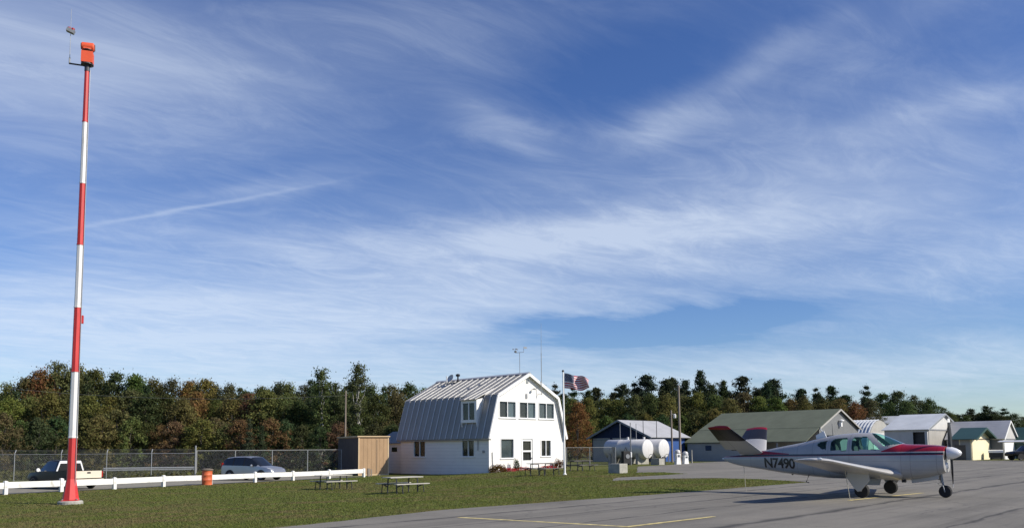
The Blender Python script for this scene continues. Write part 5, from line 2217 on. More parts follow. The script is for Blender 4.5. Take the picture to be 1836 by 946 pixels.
def grey_hangar():
    nearL = colpt(1800, 97)
    W = abs(solve_len(nearL, UB, 1824))
    W = max(W, 3.5)
    mid = nearL + UB * (W / 2)
    eave = zat(1800, 785, nearL.y)
    ridge = zat(1810, 754, mid.y)
    L = abs(solve_len(mid, VB, 1712))
    t = gabled('hangar', 'grey roofed hangar with narrow white front at the right, past the cream shed', 'hangar', (nearL.x, nearL.y, 0), R(45), W, L, eave, ridge, 'grey_dim', 'pale_wall', 'grey_roof', over=0.2, trim='white')
    MB().box((0.02, -0.08, eave - 0.15), (W - 0.02, -0.003, eave - 0.02)).build('door_track', 'steel', t)
    MB().box((0.15, -0.06, -0.2), (W - 0.15, -0.003, eave - 0.3)).build('door', 'white', t)


M['grey_dim'] = metal_sheet('slate_cladding', (0.14, 0.15, 0.17), 0.6, pitch=0.25)
grey_hangar()
# last hangar at the picture's right edge
nearL = colpt(1846, 99)
gabled('hangar', 'dark green hangar cut off by the right edge of the picture', 'hangar', (nearL.x, nearL.y, 0), R(45), 6.0, 9.0, 2.0, 3.75, 'green_roof2', 'grey_dim', 'green_roof2', over=0.3, trim='steel')

# white lidded utility cart by the grey hangar
p = colpt(1785, 95)
t = thing('utility_cart', 'small dark cart with white lid parked beside the cream shed', 'cart', (p.x, p.y, 0), R(60))
MB().box((-0.45, -0.7, 0.25), (0.45, 0.7, 0.8)).build('body', 'dark', t)
MB().prism([(-0.5, 0.802), (0.5, 0.802), (0.42, 1.12), (-0.42, 1.05)], -0.75, 0.75, axis='Y').build('lid', 'white', t)
for y in (-0.5, 0.5):
    wheel(t, 0.0, y, 0.24, 0.1)


# ------------------------------------------------------------------ far parked plane and dark truck at the right edge
def far_plane():
    p = colpt(1876, 84)
    t = thing('parked_aeroplane', 'high winged aeroplane cut off by the right edge, only its wing showing', 'aeroplane', (p.x, p.y, 0), R(200))
    MB().prism([(-0.7, 1.95), (0.5, 1.92), (0.75, 2.0), (0.4, 2.12), (-0.1, 2.14)], -4.9, 4.9, axis='Y').build('wing', 'white', t)
    mb = MB()
    rings = [(-4.6, 1.3, .06, .12), (-2.5, 1.25, .30, .40), (-0.8, 1.3, .48, .62), (0.6, 1.25, .50, .62), (1.0, 1.1, .48, .44), (2.0, 1.08, .40, .36)]
    vs = []
    n = 14
    for x, z, w, h in rings:
        for k in range(n):
            a = 2 * math.pi * k / n
            vs.append((x, w * math.cos(a), z + h * math.sin(a)))
    fs = [(i * n + k, i * n + (k + 1) % n, (i + 1) * n + (k + 1) % n, (i + 1) * n + k) for i in range(len(rings) - 1) for k in range(n)] + [tuple(range(n)), tuple((len(rings) - 1) * n + k for k in range(n))]
    mb.add(vs, fs).build('fuselage', 'white', t, smooth=True)
    MB().prism([(-4.7, 1.3), (-3.9, 1.35), (-4.5, 2.4), (-4.9, 2.4)], -0.04, 0.04, axis='Y').build('fin', 'white', t)
    for s in (-1, 1):
        MB().tube([(0.1, s * 0.45, 0.75), (0.1, s * 2.4, 1.93)], 0.035, 6).build('wing_strut', 'white', t)
        MB().tube([(-0.2, s * 0.4, 0.85), (-0.2, s * 1.1, 0.2)], 0.05, 6).build('gear_leg', 'white', t)
        wheel(t, -0.2, s * 1.15, 0.2, 0.12)
    MB().tube([(1.7, 0, 0.75), (1.7, 0, 0.2)], 0.05, 6).build('gear_leg', 'steel', t)
    wheel(t, 1.7, 0, 0.18, 0.1)


far_plane()


def far_truck():
    p = colpt(1843, 90)
    t = thing('pickup_truck', 'dark pickup parked before the grey hangar at the right edge', 'truck', (p.x, p.y, 0.0), R(185))
    st = [(-2.3, .45, .85, .90, .78, .78, .7), (-0.7, .42, .95, 1.0, .8, .8, .74), (-0.55, .42, 1.0, 1.5, .8, .8, .62), (0.4, .42, 1.0, 1.55, .8, .8, .62),
          (1.0, .42, .98, 1.05, .8, .78, .68), (2.0, .44, .9, .92, .78, .74, .64), (2.25, .5, .7, .72, .68, .66, .55)]
    car_loft(st, t, 'car_black', 'car_glass', {(2, 'side'): 'w1', (3, 'top'): 'front', (3, 'side'): 'w1'})
    for s in (-1, 1):
        for x in (-1.4, 1.4):
            arch(t, x, s * 0.81, 0.4, s)
            wheel(t, x, s * 0.72, 0.35, 0.2)


far_truck()

# ------------------------------------------------------------------ V-tailed aeroplane (x forward, y to its left, z up)
def aeroplane():
    HD = math.atan2(-0.656, 0.755)
    t = thing('aeroplane', 'white V tailed light aeroplane with red nose top and black stripe parked on the apron', 'aeroplane', (11.82, 27.1, 0.012), HD)
    #        x     zt    zb    w
    ST = [(2.16, 1.57, 0.80, 0.40), (2.08, 1.60, 0.745, 0.45), (1.85, 1.625, 0.65, 0.50), (1.4, 1.645, 0.56, 0.545), (1.0, 1.655, 0.515, 0.57),
          (0.94, 1.67, 0.51, 0.575), (0.6, 1.84, 0.515, 0.585), (0.25, 1.99, 0.53, 0.595), (0.08, 2.03, 0.535, 0.60), (-0.4, 2.05, 0.545, 0.60), (-1.0, 2.01, 0.54, 0.58),
          (-1.5, 1.93, 0.55, 0.54), (-2.28, 1.75, 0.61, 0.44), (-3.08, 1.61, 0.70, 0.32), (-4.0, 1.43, 0.84, 0.19), (-4.66, 1.335, 0.93, 0.115), (-5.1, 1.28, 1.04, 0.07), (-5.3, 1.245, 1.13, 0.03)]
    sx = np.array([s[0] for s in ST])[::-1]
    arr = [np.array([s[k] for s in ST])[::-1] for k in (1, 2, 3)]
    fx = np.arange(-5.3, 2.1601, 0.01)
    ker = np.exp(-0.5 * (np.arange(-20, 21) / 8.0) ** 2)
    ker /= ker.sum()
    sm = []
    for a in arr:
        q = np.interp(fx, sx, a)
        q = np.convolve(np.pad(q, 20, mode='edge'), ker, 'valid')
        sm.append(q)

    def dims(x):
        return tuple(float(np.interp(x, fx, q)) for q in sm)

    def ring_pt(x, a, sc=1.0):
        zt, zb, w = dims(x)
        zc = zb + (zt - zb) * 0.50
        # the cabin narrows upward
        ca, sa = math.cos(a), math.sin(a)
        nu = 2.35 if sa > 0 else 2.9
        y = w * math.copysign(abs(ca) ** (2 / nu), ca)
        z = zc + ((zt - zc) if sa > 0 else (zc - zb)) * math.copysign(abs(sa) ** (2 / nu), sa)
        if sa > 0:
            f = (z - zc) / max(0.01, zt - zc)
            hi = smooth((zt - 1.66) / 0.3)
            y *= 1 - 0.13 * f * hi
        return Vector((x, y * sc, zc + (z - zc) * sc))

    def halfw(x, z):
        zt, zb, w = dims(x)
        zc = zb + (zt - zb) * 0.5
        nu = 2.35 if z > zc else 2.9
        f = abs(z - zc) / ((zt - zc) if z > zc else (zc - zb))
        y = w * max(0.0, 1 - min(1, f) ** nu) ** (1 / nu)
        if z > zc:
            y *= 1 - 0.13 * f * smooth((zt - 1.66) / 0.3)
        return y
    WINS = [('side_window', [(-1.72, 1.66), (-1.62, 1.75), (-1.37, 1.80), (-1.37, 1.50), (-1.5, 1.50)]),
            ('side_window', [(-1.23, 1.47), (-1.23, 1.76), (-1.12, 1.85), (-0.70, 1.885), (-0.67, 1.85), (-0.67, 1.50), (-0.72, 1.46)]),
            ('side_window', [(-0.53, 1.48), (-0.53, 1.84), (-0.46, 1.905), (-0.08, 1.915), (0.36, 1.48)]),
            ('windshield', [(0.02, 2.02), (0.16, 1.90), (0.46, 1.60), (0.93, 1.672), (0.99, 1.9), (0.2, 2.3), (0.02, 2.3)])]

    def inside(p, poly):
        x, y = p
        c = False
        for i in range(len(poly)):
            x0, y0 = poly[i]
            x1, y1 = poly[i - 1]
            if (y0 > y) != (y1 > y) and x < (x1 - x0) * (y - y0) / (y1 - y0) + x0:
                c = not c
        return c
    xs = list(np.arange(-5.3, -1.8, 0.1)) + list(np.arange(-1.8, 1.02, 0.025)) + list(np.arange(1.02, 2.1601, 0.06))
    xs[-1] = 2.16
    NA = 112
    skin = MB()
    glass = {}
    pts = [[ring_pt(x, 2 * math.pi * k / NA + 0.0001) for k in range(NA)] for x in xs]
    liner = MB()
    lpts = [[ring_pt(x, 2 * math.pi * k / NA + 0.0001, 0.965) for k in range(NA)] for x in xs]
    sf, lf = [], []
    flat = [p for r in pts for p in r]
    lflat = [p for r in lpts for p in r]
    for i in range(len(xs) - 1):
        for k in range(NA):
            k2 = (k + 1) % NA
            q = (i * NA + k, i * NA + k2, (i + 1) * NA + k2, (i + 1) * NA + k)
            c = sum((flat[j] for j in q), Vector()) / 4
            hitw = None
            if -1.8 < c.x < 1.0 and c.z > 1.4:
                for wi, (nm, poly) in enumerate(WINS):
                    if inside((c.x, c.z), poly):
                        hitw = (wi, nm, 'L' if c.y > 0 and nm != 'windshield' else 'R')
                        break
            if hitw:
                glass.setdefault(hitw, []).append(q)
            else:
                sf.append(q)
                if -1.9 < c.x < 1.0:
                    lf.append(q)
    sf.append(tuple(range(NA)))
    sf.append(tuple((len(xs) - 1) * NA + k for k in range(NA)))
    skin.add(flat, sf)

    # livery
    m, nt, b = new_mat('livery')
    tcn = nt.nodes.new('ShaderNodeTexCoord')
    sp = nt.nodes.new('ShaderNodeSeparateXYZ')
    lk(nt, tcn.outputs['Object'], sp.inputs[0])

    def mth(op, a, bb=None, cc=None):
        n = nt.nodes.new('ShaderNodeMath')
        n.operation = op
        for i, q in enumerate((a, bb, cc)):
            if q is None:
                continue
            if isinstance(q, (int, float)):
                n.inputs[i].default_value = q
            else:
                lk(nt, q, n.inputs[i])
        return n.outputs[0]
    X, Z = sp.outputs[0], sp.outputs[2]
    f = mth('SUBTRACT', Z, mth('MULTIPLY_ADD', X, 0.010, 1.345))
    blk = mth('LESS_THAN', mth('ABSOLUTE', f), 0.028)
    redl = mth('MULTIPLY', mth('LESS_THAN', f, -0.028), mth('GREATER_THAN', f, -0.045))
    up = mth('GREATER_THAN', f, 0.065)
    nose = mth('MULTIPLY', mth('GREATER_THAN', X, 0.40), mth('MULTIPLY', up, mth('LESS_THAN', Z, mth('MULTIPLY_ADD', mth('SUBTRACT', X, 0.40), 0.42, 1.44))))
    aft = mth('MULTIPLY', mth('MULTIPLY', mth('LESS_THAN', X, -2.7), mth('GREATER_THAN', X, -4.1)), mth('MULTIPLY', mth('GREATER_THAN', f, 0.03), mth('LESS_THAN', f, mth('MULTIPLY_ADD', mth('SUBTRACT', X, -2.7), -0.10, 0.05))))
    red = mth('MAXIMUM', redl, mth('MAXIMUM', nose, aft))
    wear = coord_noise(nt, 2.0, 4, 0.6, tcn.outputs['Object'])
    c0 = ramp(nt, wear, [(0.3, (0.345, 0.34, 0.33)), (0.7, (0.40, 0.395, 0.385))])
    m1 = nt.nodes.new('ShaderNodeMixRGB')
    lk(nt, red, m1.inputs[0])
    lk(nt, c0, m1.inputs[1])
    m1.inputs[2].default_value = (0.27, 0.010, 0.022, 1)
    m2 = nt.nodes.new('ShaderNodeMixRGB')
    lk(nt, blk, m2.inputs[0])
    lk(nt, m1.outputs[0], m2.inputs[1])
    m2.inputs[2].default_value = (0.02, 0.02, 0.024, 1)
    lk(nt, m2.outputs[0], b.inputs['Base Color'])
    b.inputs['Roughness'].default_value = 0.28
    sm_ = None
    for x0 in (1.98, 1.25, 0.98, -0.60, -1.30, -1.85, -2.4, -2.95, -3.5, -4.2):
        k_ = mth('LESS_THAN', mth('ABSOLUTE', mth('SUBTRACT', X, x0)), 0.008)
        sm_ = k_ if sm_ is None else mth('MAXIMUM', sm_, k_)
    for z0 in (0.86, 1.12):
        sm_ = mth('MAXIMUM', sm_, mth('LESS_THAN', mth('ABSOLUTE', mth('SUBTRACT', Z, z0)), 0.005))
    m3 = nt.nodes.new('ShaderNodeMixRGB')
    m3.blend_type = 'MULTIPLY'
    lk(nt, mth('MULTIPLY', sm_, 0.45), m3.inputs[0])
    lk(nt, m2.outputs[0], m3.inputs[1])
    m3.inputs[2].default_value = (0.3, 0.3, 0.3, 1)
    lk(nt, m3.outputs[0], b.inputs['Base Color'])
    add_bump(nt, b, coord_noise(nt, 5.0, 2, 0.5, tcn.outputs['Object']), 0.10, 0.02)
    b.inputs['Coat Weight'].default_value = 0.3
    fus = skin.build('fuselage', m, t, smooth=True)
    for (wi, nm, side), qs in glass.items():
        used = sorted({j for q in qs for j in q})
        ix = {j: n for n, j in enumerate(used)}
        g = MB().add([flat[j] for j in used], [tuple(ix[j] for j in q) for q in qs])
        g.build(nm, 'plane_glass', fus, smooth=True)
    used = sorted({j for q in lf for j in q})
    ix = {j: n for n, j in enumerate(used)}
    MB().add([lflat[j] for j in used], [tuple(ix[j] for j in q) for q in lf]).build('cabin_lining', 'liner', fus)
    # cabin floor, panel and seats
    MB().box((-1.7, -0.48, 0.85), (0.85, 0.48, 0.9)).build('cabin_floor', 'seat', fus)
    MB().box((0.52, -0.47, 1.1), (0.60, 0.47, 1.60)).build('instrument_panel', 'seat', fus)
    for x in (-0.25, -1.05):
        for y in (-0.25, 0.25):
            s = MB().box((x - 0.2, y - 0.2, 1.05), (x + 0.28, y + 0.2, 1.2))
            mt = Matrix.Translation((x - 0.22, y, 1.2)) @ Matrix.Rotation(R(-12), 4, 'Y')
            s.box((-0.06, -0.2, 0), (0.06, 0.2, 0.42), mat=mt)
            s.box((-0.05, -0.12, 0.42), (0.05, 0.12, 0.60), mat=mt)
            s.build('seat', 'seat', fus)
    # window posts (door frame strip)
    # ---- cowling face: dark intakes and bullet spinner
    for s in (-1, 1):
        mb = MB().lathe([(0.02, 0.0), (0.11, 0.0), (0.125, -0.015), (0.13, -0.05)], c=(2.175, s * 0.24, 1.28), axis='X', n=18)
        mb.build('air_intake', 'black', fus)
    ch = MB().lathe([(0.01, 0.02), (0.09, 0.015), (0.11, -0.02), (0.11, -0.1)], c=(2.175, 0.0, 0.98), axis='X', n=16)
    ch.build('landing_lamp', 'lens', fus, smooth=True)
    zs = 1.37
    MB().lathe([(0.20, 2.20), (0.20, 2.25), (0.185, 2.34), (0.14, 2.46), (0.075, 2.56), (0.0, 2.60)], c=(0, 0, zs), axis='X', n=24).build('spinner', 'spinner', t, smooth=True)
    MB().lathe([(0.13, 2.155), (0.13, 2.199)], c=(0, 0, zs), axis='X', n=20).build('spinner_backplate', 'dark', t)

    def blade(ang):
        mb = MB()
        sec = [(0.14, 0.045, 0.05, 62), (0.25, 0.06, 0.035, 52), (0.45, 0.072, 0.022, 44), (0.7, 0.068, 0.016, 36), (0.95, 0.07, 0.012, 21), (1.05, 0.055, 0.010, 19), (1.07, 0.03, 0.008, 18)]
        vs = []
        for r, c, th, tw in sec:
            a = R(tw)
            for u, v in ((-c, 0), (0, -th), (c, 0), (0, th)):
                x = u * math.sin(a) + v * math.cos(a)
                y = u * math.cos(a) - v * math.sin(a)
                vs.append(Matrix.Rotation(ang, 3, 'X') @ Vector((x, y, r)) + Vector((2.29, 0, zs)))
        n = 4
        fs = [(i * n + k, i * n + (k + 1) % n, (i + 1) * n + (k + 1) % n, (i + 1) * n + k) for i in range(len(sec) - 1) for k in range(n)] + [(0, 1, 2, 3), tuple((len(sec) - 1) * n + k for k in range(n))]
        mi = [0] * len(fs)
        mb.add(vs, fs)
        mb.mi = [1 if (k // 4) in (4, 5) and k < 24 else 0 for k in range(len(fs))]
        return mb.build('propeller_blade', ['prop', 'white'], t)
    blade(R(4))
    blade(R(184))

    # ---- wings
    def foil(n=10):
        up, lo = [], []
        for i in range(n + 1):
            f_ = (1 - math.cos(math.pi * i / n)) / 2
            yt = 5 * (0.2969 * math.sqrt(f_) - 0.126 * f_ - 0.3516 * f_ ** 2 + 0.2843 * f_ ** 3 - 0.1036 * f_ ** 4)
            cam = 0.02 * 4 * f_ * (1 - f_)
            up.append((f_, cam, yt))
        return up
    FO = foil(14)

    def foil_at(f_):
        yt = 5 * (0.2969 * math.sqrt(f_) - 0.126 * f_ - 0.3516 * f_ ** 2 + 0.2843 * f_ ** 3 - 0.1036 * f_ ** 4)
        return 0.08 * f_ * (1 - f_), yt

    def wing_part(name, secs, f0, f1, mat, parent, axes, n=12):
        """secs: (span pos vector, x_le, chord, thickness); axes gives the thickness direction"""
        vs = []
        fr = [f0 + (f1 - f0) * (1 - math.cos(math.pi * i / n)) / 2 for i in range(n + 1)]
        for o, xle, ch_, th in secs:
            loop = []
            for f_ in fr:
                cb_, yt = foil_at(f_)
                loop.append((xle - f_ * ch_, (cb_ + yt * th) * ch_))
            for f_ in reversed(fr):
                cb_, yt = foil_at(f_)
                loop.append((xle - f_ * ch_, (cb_ - yt * th) * ch_))
            for x, h in loop:
                vs.append(Vector((x, 0, 0)) + Vector(o) + Vector(axes) * h)
        m_ = 2 * (n + 1)
        fs = [(i * m_ + k, i * m_ + (k + 1) % m_, (i + 1) * m_ + (k + 1) % m_, (i + 1) * m_ + k) for i in range(len(secs) - 1) for k in range(m_)]
        fs += [tuple(range(m_)), tuple((len(secs) - 1) * m_ + k for k in range(m_))]
        return MB().add(vs, fs).build(name, mat, parent, smooth=True)
    dih = math.tan(R(6.6))

    def wsec(y, s):
        f_ = (y - 0.45) / 4.55
        if y <= 0.95:
            xle = 1.02 - (y - 0.45) * 0.55
        else:
            xle = 0.745 - (y - 0.95) * 0.107
        xte = -1.0 + f_ * 0.22
        return ((0, s * y, 0.70 + (y - 0.45) * dih), xle, xle - xte, 0.165 - 0.045 * f_)
    for s in (-1, 1):
        ax = (0, -s * math.sin(R(6.6)), math.cos(R(6.6)))
        main = wing_part('wing', [wsec(y, s) for y in (0.40, 0.95, 1.6, 2.5, 3.5, 4.6)], 0.0, 0.74, 'plane_white', t, ax)
        # rounded tip
        e = wsec(4.6, s)
        tip = []
        for y, k in ((4.602, 1.0), (4.8, 0.93), (4.95, 0.75), (5.02, 0.45)):
            o, xle, c_, th = wsec(y, s)
            tip.append((o, xle - c_ * (1 - k) * 0.55, c_ * k, th * (k ** 0.7)))
        wing_part('wing_tip', tip, 0.0, 1.0, 'plane_white', t, ax)
        wing_part('flap', [wsec(y, s) for y in (0.62, 1.6, 2.68)], 0.745, 1.0, 'plane_white', t, ax)
        wing_part('aileron', [wsec(y, s) for y in (2.71, 3.6, 4.595)], 0.745, 1.0, 'plane_white', t, ax)
        # dark hinge strip between wing and movable surfaces is left open
        o = wsec(5.0, s)[0]
        MB().lathe([(0.015, -0.05), (0.035, -0.02), (0.035, 0.05), (0.01, 0.08)], c=(0.1, o[1] + s * 0.03, o[2] + 0.03), axis='X', n=10).build('nav_light', 'redlens' if s > 0 else 'lens', t, smooth=True)

    # ---- V tail
    ga = R(32)
    for s in (-1, 1):
        o0 = Vector((0, s * 0.08, 1.36))
        du = Vector((0, s * math.cos(ga), math.sin(ga)))
        ax = (0, -s * math.sin(ga), math.cos(ga))

        def tsec(r):
            k = r / 1.78
            xle = -3.72 - 0.60 * k
            ch_ = 1.36 - 0.56 * k
            return (o0 + du * r, xle, ch_, 0.10)
        cuts = [(0.0, 0.92, 'plane_white'), (0.922, 1.655, 'plane_black'), (1.657, 1.80, 'plane_red')]
        root = None
        for i, (r0, r1, mt) in enumerate(cuts):
            pm = wing_part('tail_fin' if i == 0 else 'fin_band', [tsec(r0), tsec((r0 + r1) / 2), tsec(r1)], 0.0, 0.66, mt, t if root is None else root, ax)
            if root is None:
                root = pm
        for i, (r0, r1, mt) in enumerate([(0.30, 0.92, 'plane_white'), (0.922, 1.655, 'plane_black'), (1.657, 1.78, 'plane_red')]):
            wing_part('ruddervator' if i == 0 else 'ruddervator_band', [tsec(r0), tsec((r0 + r1) / 2), tsec(r1)], 0.668, 1.0, mt, root, ax)
    # dorsal tail cone cap
    MB().lathe([(0.03, -5.31), (0.028, -5.36), (0.0, -5.40)], c=(0, 0, 1.185), axis='X', n=10).build('tail_light', 'lens', t, smooth=True)

    # ---- undercarriage
    def gear_wheel(x, y, r, w, s=0):
        ty = MB().lathe([(r * 0.5, -w / 2), (r * 0.85, -w / 2), (r * 0.98, -w * 0.3), (r, 0), (r * 0.98, w * 0.3), (r * 0.85, w / 2), (r * 0.5, w / 2)], axis='Y', n=24)
        wh = ty.build('wheel', 'rubber', t, smooth=True, loc=(x, y, r))
        MB().lathe([(r * 0.12, w * 0.42), (r * 0.44, w * 0.40), (r * 0.5, w * 0.46), (r * 0.5, -w * 0.46), (r * 0.44, -w * 0.40), (r * 0.12, -w * 0.42)], axis='Y', n=18).build('rim', 'steel', wh, smooth=True)
    for s in (-1, 1):
        y = s * 1.45
        gear_wheel(0.05, y, 0.225, 0.16)
        st = MB().tube([(0.0, y + s * 0.02, 0.80), (0.02, y + s * 0.02, 0.45)], 0.05, 10)
        st.tube([(0.02, y + s * 0.02, 0.5), (0.04, y + s * 0.12, 0.30), (0.05, y + s * 0.11, 0.225)], 0.032, 8)
        st.tube([(0.05, y + s * 0.12, 0.225), (0.05, y, 0.225)], 0.03, 8)
        st.tube([(0.0, y, 0.72), (0.0, y - s * 0.45, 0.72)], 0.03, 6)
        st.build('gear_strut', 'steel', t, smooth=True)
        # strut door hanging outboard
        yd = y + s * 0.19
        MB().prism([(-0.30, 0.82), (0.33, 0.82), (0.36, 0.56), (0.08, 0.22), (-0.02, 0.20), (-0.14, 0.33), (-0.33, 0.62)], min(yd, yd + s * 0.014), max(yd, yd + s * 0.014), axis='Y').build('gear_door', 'plane_white', t)
        # open inner bay door
        MB().prism([(-0.35, 0.56), (0.35, 0.56), (0.3, 0.36), (-0.3, 0.36)], s * 0.5 - 0.008, s * 0.5 + 0.008, axis='Y').build('bay_door', 'plane_white', t) if s < 0 else None
    xn = 2.02
    gear_wheel(xn + 0.06, 0.0, 0.19, 0.14)
    ns = MB().tube([(xn - 0.06, 0, 0.86), (xn - 0.02, 0, 0.46)], 0.045, 10)
    ns.tube([(xn - 0.02, 0, 0.50), (xn, 0, 0.42)], 0.035, 8)
    for s in (-1, 1):
        ns.tube([(xn, s * 0.0, 0.43), (xn + 0.02, s * 0.10, 0.38), (xn + 0.06, s * 0.10, 0.19)], 0.02, 6)
    ns.tube([(xn + 0.06, -0.1, 0.19), (xn + 0.06, 0.1, 0.19)], 0.018, 6)
    ns.tube([(xn - 0.05, 0, 0.55), (xn - 0.55, 0, 0.66)], 0.022, 6)
    ns.tube([(xn - 0.02, 0.03, 0.47), (xn - 0.16, 0.03, 0.43), (xn - 0.05, 0.03, 0.36)], 0.014, 5)
    ns.build('nose_strut', 'steel', t, smooth=True)
    for s in (-1, 1):
        MB().prism([(1.15, 0.60), (1.98, 0.70), (1.95, 0.57), (1.18, 0.43)], s * 0.20 - 0.007, s * 0.20 + 0.007, axis='Y').build('nose_gear_door', 'plane_white', t)
    MB().lathe([(0.05, 1.02), (0.05, 0.9)], c=(0, -0.25, 0.50), axis='X', n=10).build('exhaust', 'dark', t)
    # step and antennas
    MB().tube([(-2.05, -0.30, 0.66), (-2.15, -0.33, 0.40), (-2.05, -0.33, 0.39)], 0.018, 6).build('boarding_step', 'dark', t)
    MB().tube([(-1.52, 0.0, 1.92), (-1.72, 0.0, 2.22)], [0.02, 0.01], 6).build('antenna', 'white', t)
    MB().prism([(-1.52, 1.92), (-1.86, 1.86), (-1.88, 1.98), (-1.60, 2.14)], -0.012, 0.012, axis='Y').build('antenna', 'white', t)
    MB().tube([(-1.3, 0.0, 1.96), (-1.32, 0.0, 2.38)], [0.012, 0.006], 5).build('antenna', 'dark', t)
    MB().lathe([(0.03, -0.03), (0.035, 0.0), (0.03, 0.04)], c=(-2.75, 0.0, 0.66), n=8).build('drain_mast', 'dark', t)
    # ---- registration on its right flank
    fc = bpy.data.curves.new('registration', 'FONT')
    fc.body = 'N7490'
    fc.size = 0.47
    fc.offset = 0.012
    fc.space_character = 0.93
    fo = bpy.data.objects.new('registration_font', fc)
    COL.objects.link(fo)
    bpy.context.view_layer.update()
    me = bpy.data.meshes.new_from_object(fo.evaluated_get(bpy.context.evaluated_depsgraph_get()))
    bpy.data.objects.remove(fo)
    bmf = bmesh.new()
    bmf.from_mesh(me)
    bmesh.ops.triangulate(bmf, faces=bmf.faces[:])
    for _ in range(4):
        el = [e for e in bmf.edges if e.calc_length() > 0.05]
        if el:
            bmesh.ops.subdivide_edges(bmf, edges=el, cuts=1)
            bmesh.ops.triangulate(bmf, faces=bmf.faces[:])
    bmf.to_mesh(me)
    bmf.free()
    co = np.array([v.co[:] for v in me.vertices])
    wfac = 1.16 / (co[:, 0].max() - co[:, 0].min())
    for v in me.vertices:
        x = -3.64 + (v.co.x - co[:, 0].min()) * wfac
        z = 0.90 + v.co.y + (x + 3.64) * -0.028
        v.co = (x + (z - 0.9) * -0.06, -halfw(x + (z - 0.9) * -0.06, z) - 0.009, z)
    me.materials.clear()
    me.materials.append(M['plane_black'])
    me.name = 'registration'
    link('registration', me, fus)['label'] = 'black registration lettering N7490'
    return t


PLANE = aeroplane()


def rope(name, label, a, b, sag=0.04, r=0.010):
    a, b = Vector(a), Vector(b)
    pts = []
    for i in range(9):
        f = i / 8
        p = a.lerp(b, f)
        p.z -= sag * 4 * f * (1 - f)
        pts.append(p - a)
    tag(MB().tube(pts, r, 6).build(name, 'rope', None, loc=a), label, 'rope')


def on_plane(x, y, z):
    c, s = math.cos(math.atan2(-0.656, 0.755)), math.sin(math.atan2(-0.656, 0.755))
    return (11.82 + c * x - s * y, 27.1 + s * x + c * y, z)


rope('tie_down_rope', 'pale tie down rope from the aeroplane tail to the apron', on_plane(-4.55, 0, 0.95), on_plane(-4.5, 0.0, 0.015), 0.0)
rope('tie_down_rope', 'pale tie down rope under the aeroplane wing by the gear door', on_plane(-0.05, -2.6, 0.92), on_plane(0.05, -2.55, 0.015), 0.0)

# ------------------------------------------------------------------ trees
def limb(mb, p, q, r0, r1, rng, n=5):
    p, q = Vector(p), Vector(q)
    pts, rr = [], []
    for i in range(n + 1):
        f = i / n
        w = p.lerp(q, f) + Vector(rng.normal(0, 0.03, 3)) * (q - p).length * (1 if 0 < i < n else 0)
        pts.append(w)
        rr.append(r0 + (r1 - r0) * f)
    mb.tube(pts, rr, 6)
    return pts


def broadleaf(seed, H=10.0, Wd=5.6, base=0.18, n_cl=130, per=62, leaf=0.235, slim=False):
    """trunk with limbs and a crown of leaf clumps; gaps between the clumps"""
    rng = np.random.default_rng(seed)
    tr = MB()
    top = Vector((rng.normal(0, 0.2), rng.normal(0, 0.2), H * 0.88))
    limb(tr, (0, 0, -0.4), top, 0.16 if not slim else 0.11, 0.03, rng, 8)
    C, S, O = [], [], []
    tries = 0
    cent = []
    while len(cent) < n_cl and tries < n_cl * 30:
        tries += 1
        z = base + (1 - base) * rng.random() ** 0.85
        k = (z - base) / (1 - base)
        prof = math.sin(math.pi * min(1, k * 0.86 + 0.14)) ** 0.62 * (1 - 0.25 * k)
        if slim:
            prof *= 0.55 + 0.25 * math.sin(k * 12 + seed)
        a = rng.random() * 6.283
        lump = 1 + 0.28 * math.sin(a * 2 + seed) * math.cos(k * 7 + seed * 1.7) + 0.18 * math.sin(a * 5 + k * 9 + seed)
        rmax = Wd / 2 * prof * lump
        rr = rmax * math.sqrt(rng.uniform(0.08, 1.0))
        cent.append((rr * math.cos(a), rr * math.sin(a), z * H, rmax))
    for i, c in enumerate(cent):
        m = int(per * rng.uniform(0.6, 1.35))
        sp = rng.uniform(0.24, 0.52) * (0.75 if slim else 1.0)
        dl = rng.normal(size=(m, 3)) * np.array([sp, sp, sp * 0.62])
        q = dl + np.array(c[:3])
        C.append(q)
        O.append(dl / sp + 0.9 * np.array([c[0] / Wd * 2, c[1] / Wd * 2, 0.55 + 0.5 * (c[2] / H - 0.5)]))
        S.append(rng.uniform(0.55, 1.25, m) * leaf)
        if i % 7 == 0:
            z0 = max(H * 0.12, c[2] - 1.6 - abs(c[0]))
            limb(tr, top * (z0 / H), c[:3], 0.05, 0.012, rng, 4)
    C, S, O = np.concatenate(C), np.concatenate(S), np.concatenate(O)
    return tr.mesh('trunk', 'bark_pale' if slim else 'bark', True), quads_mesh('crown', leaf_quads(C, S, rng, O), 'leaf')


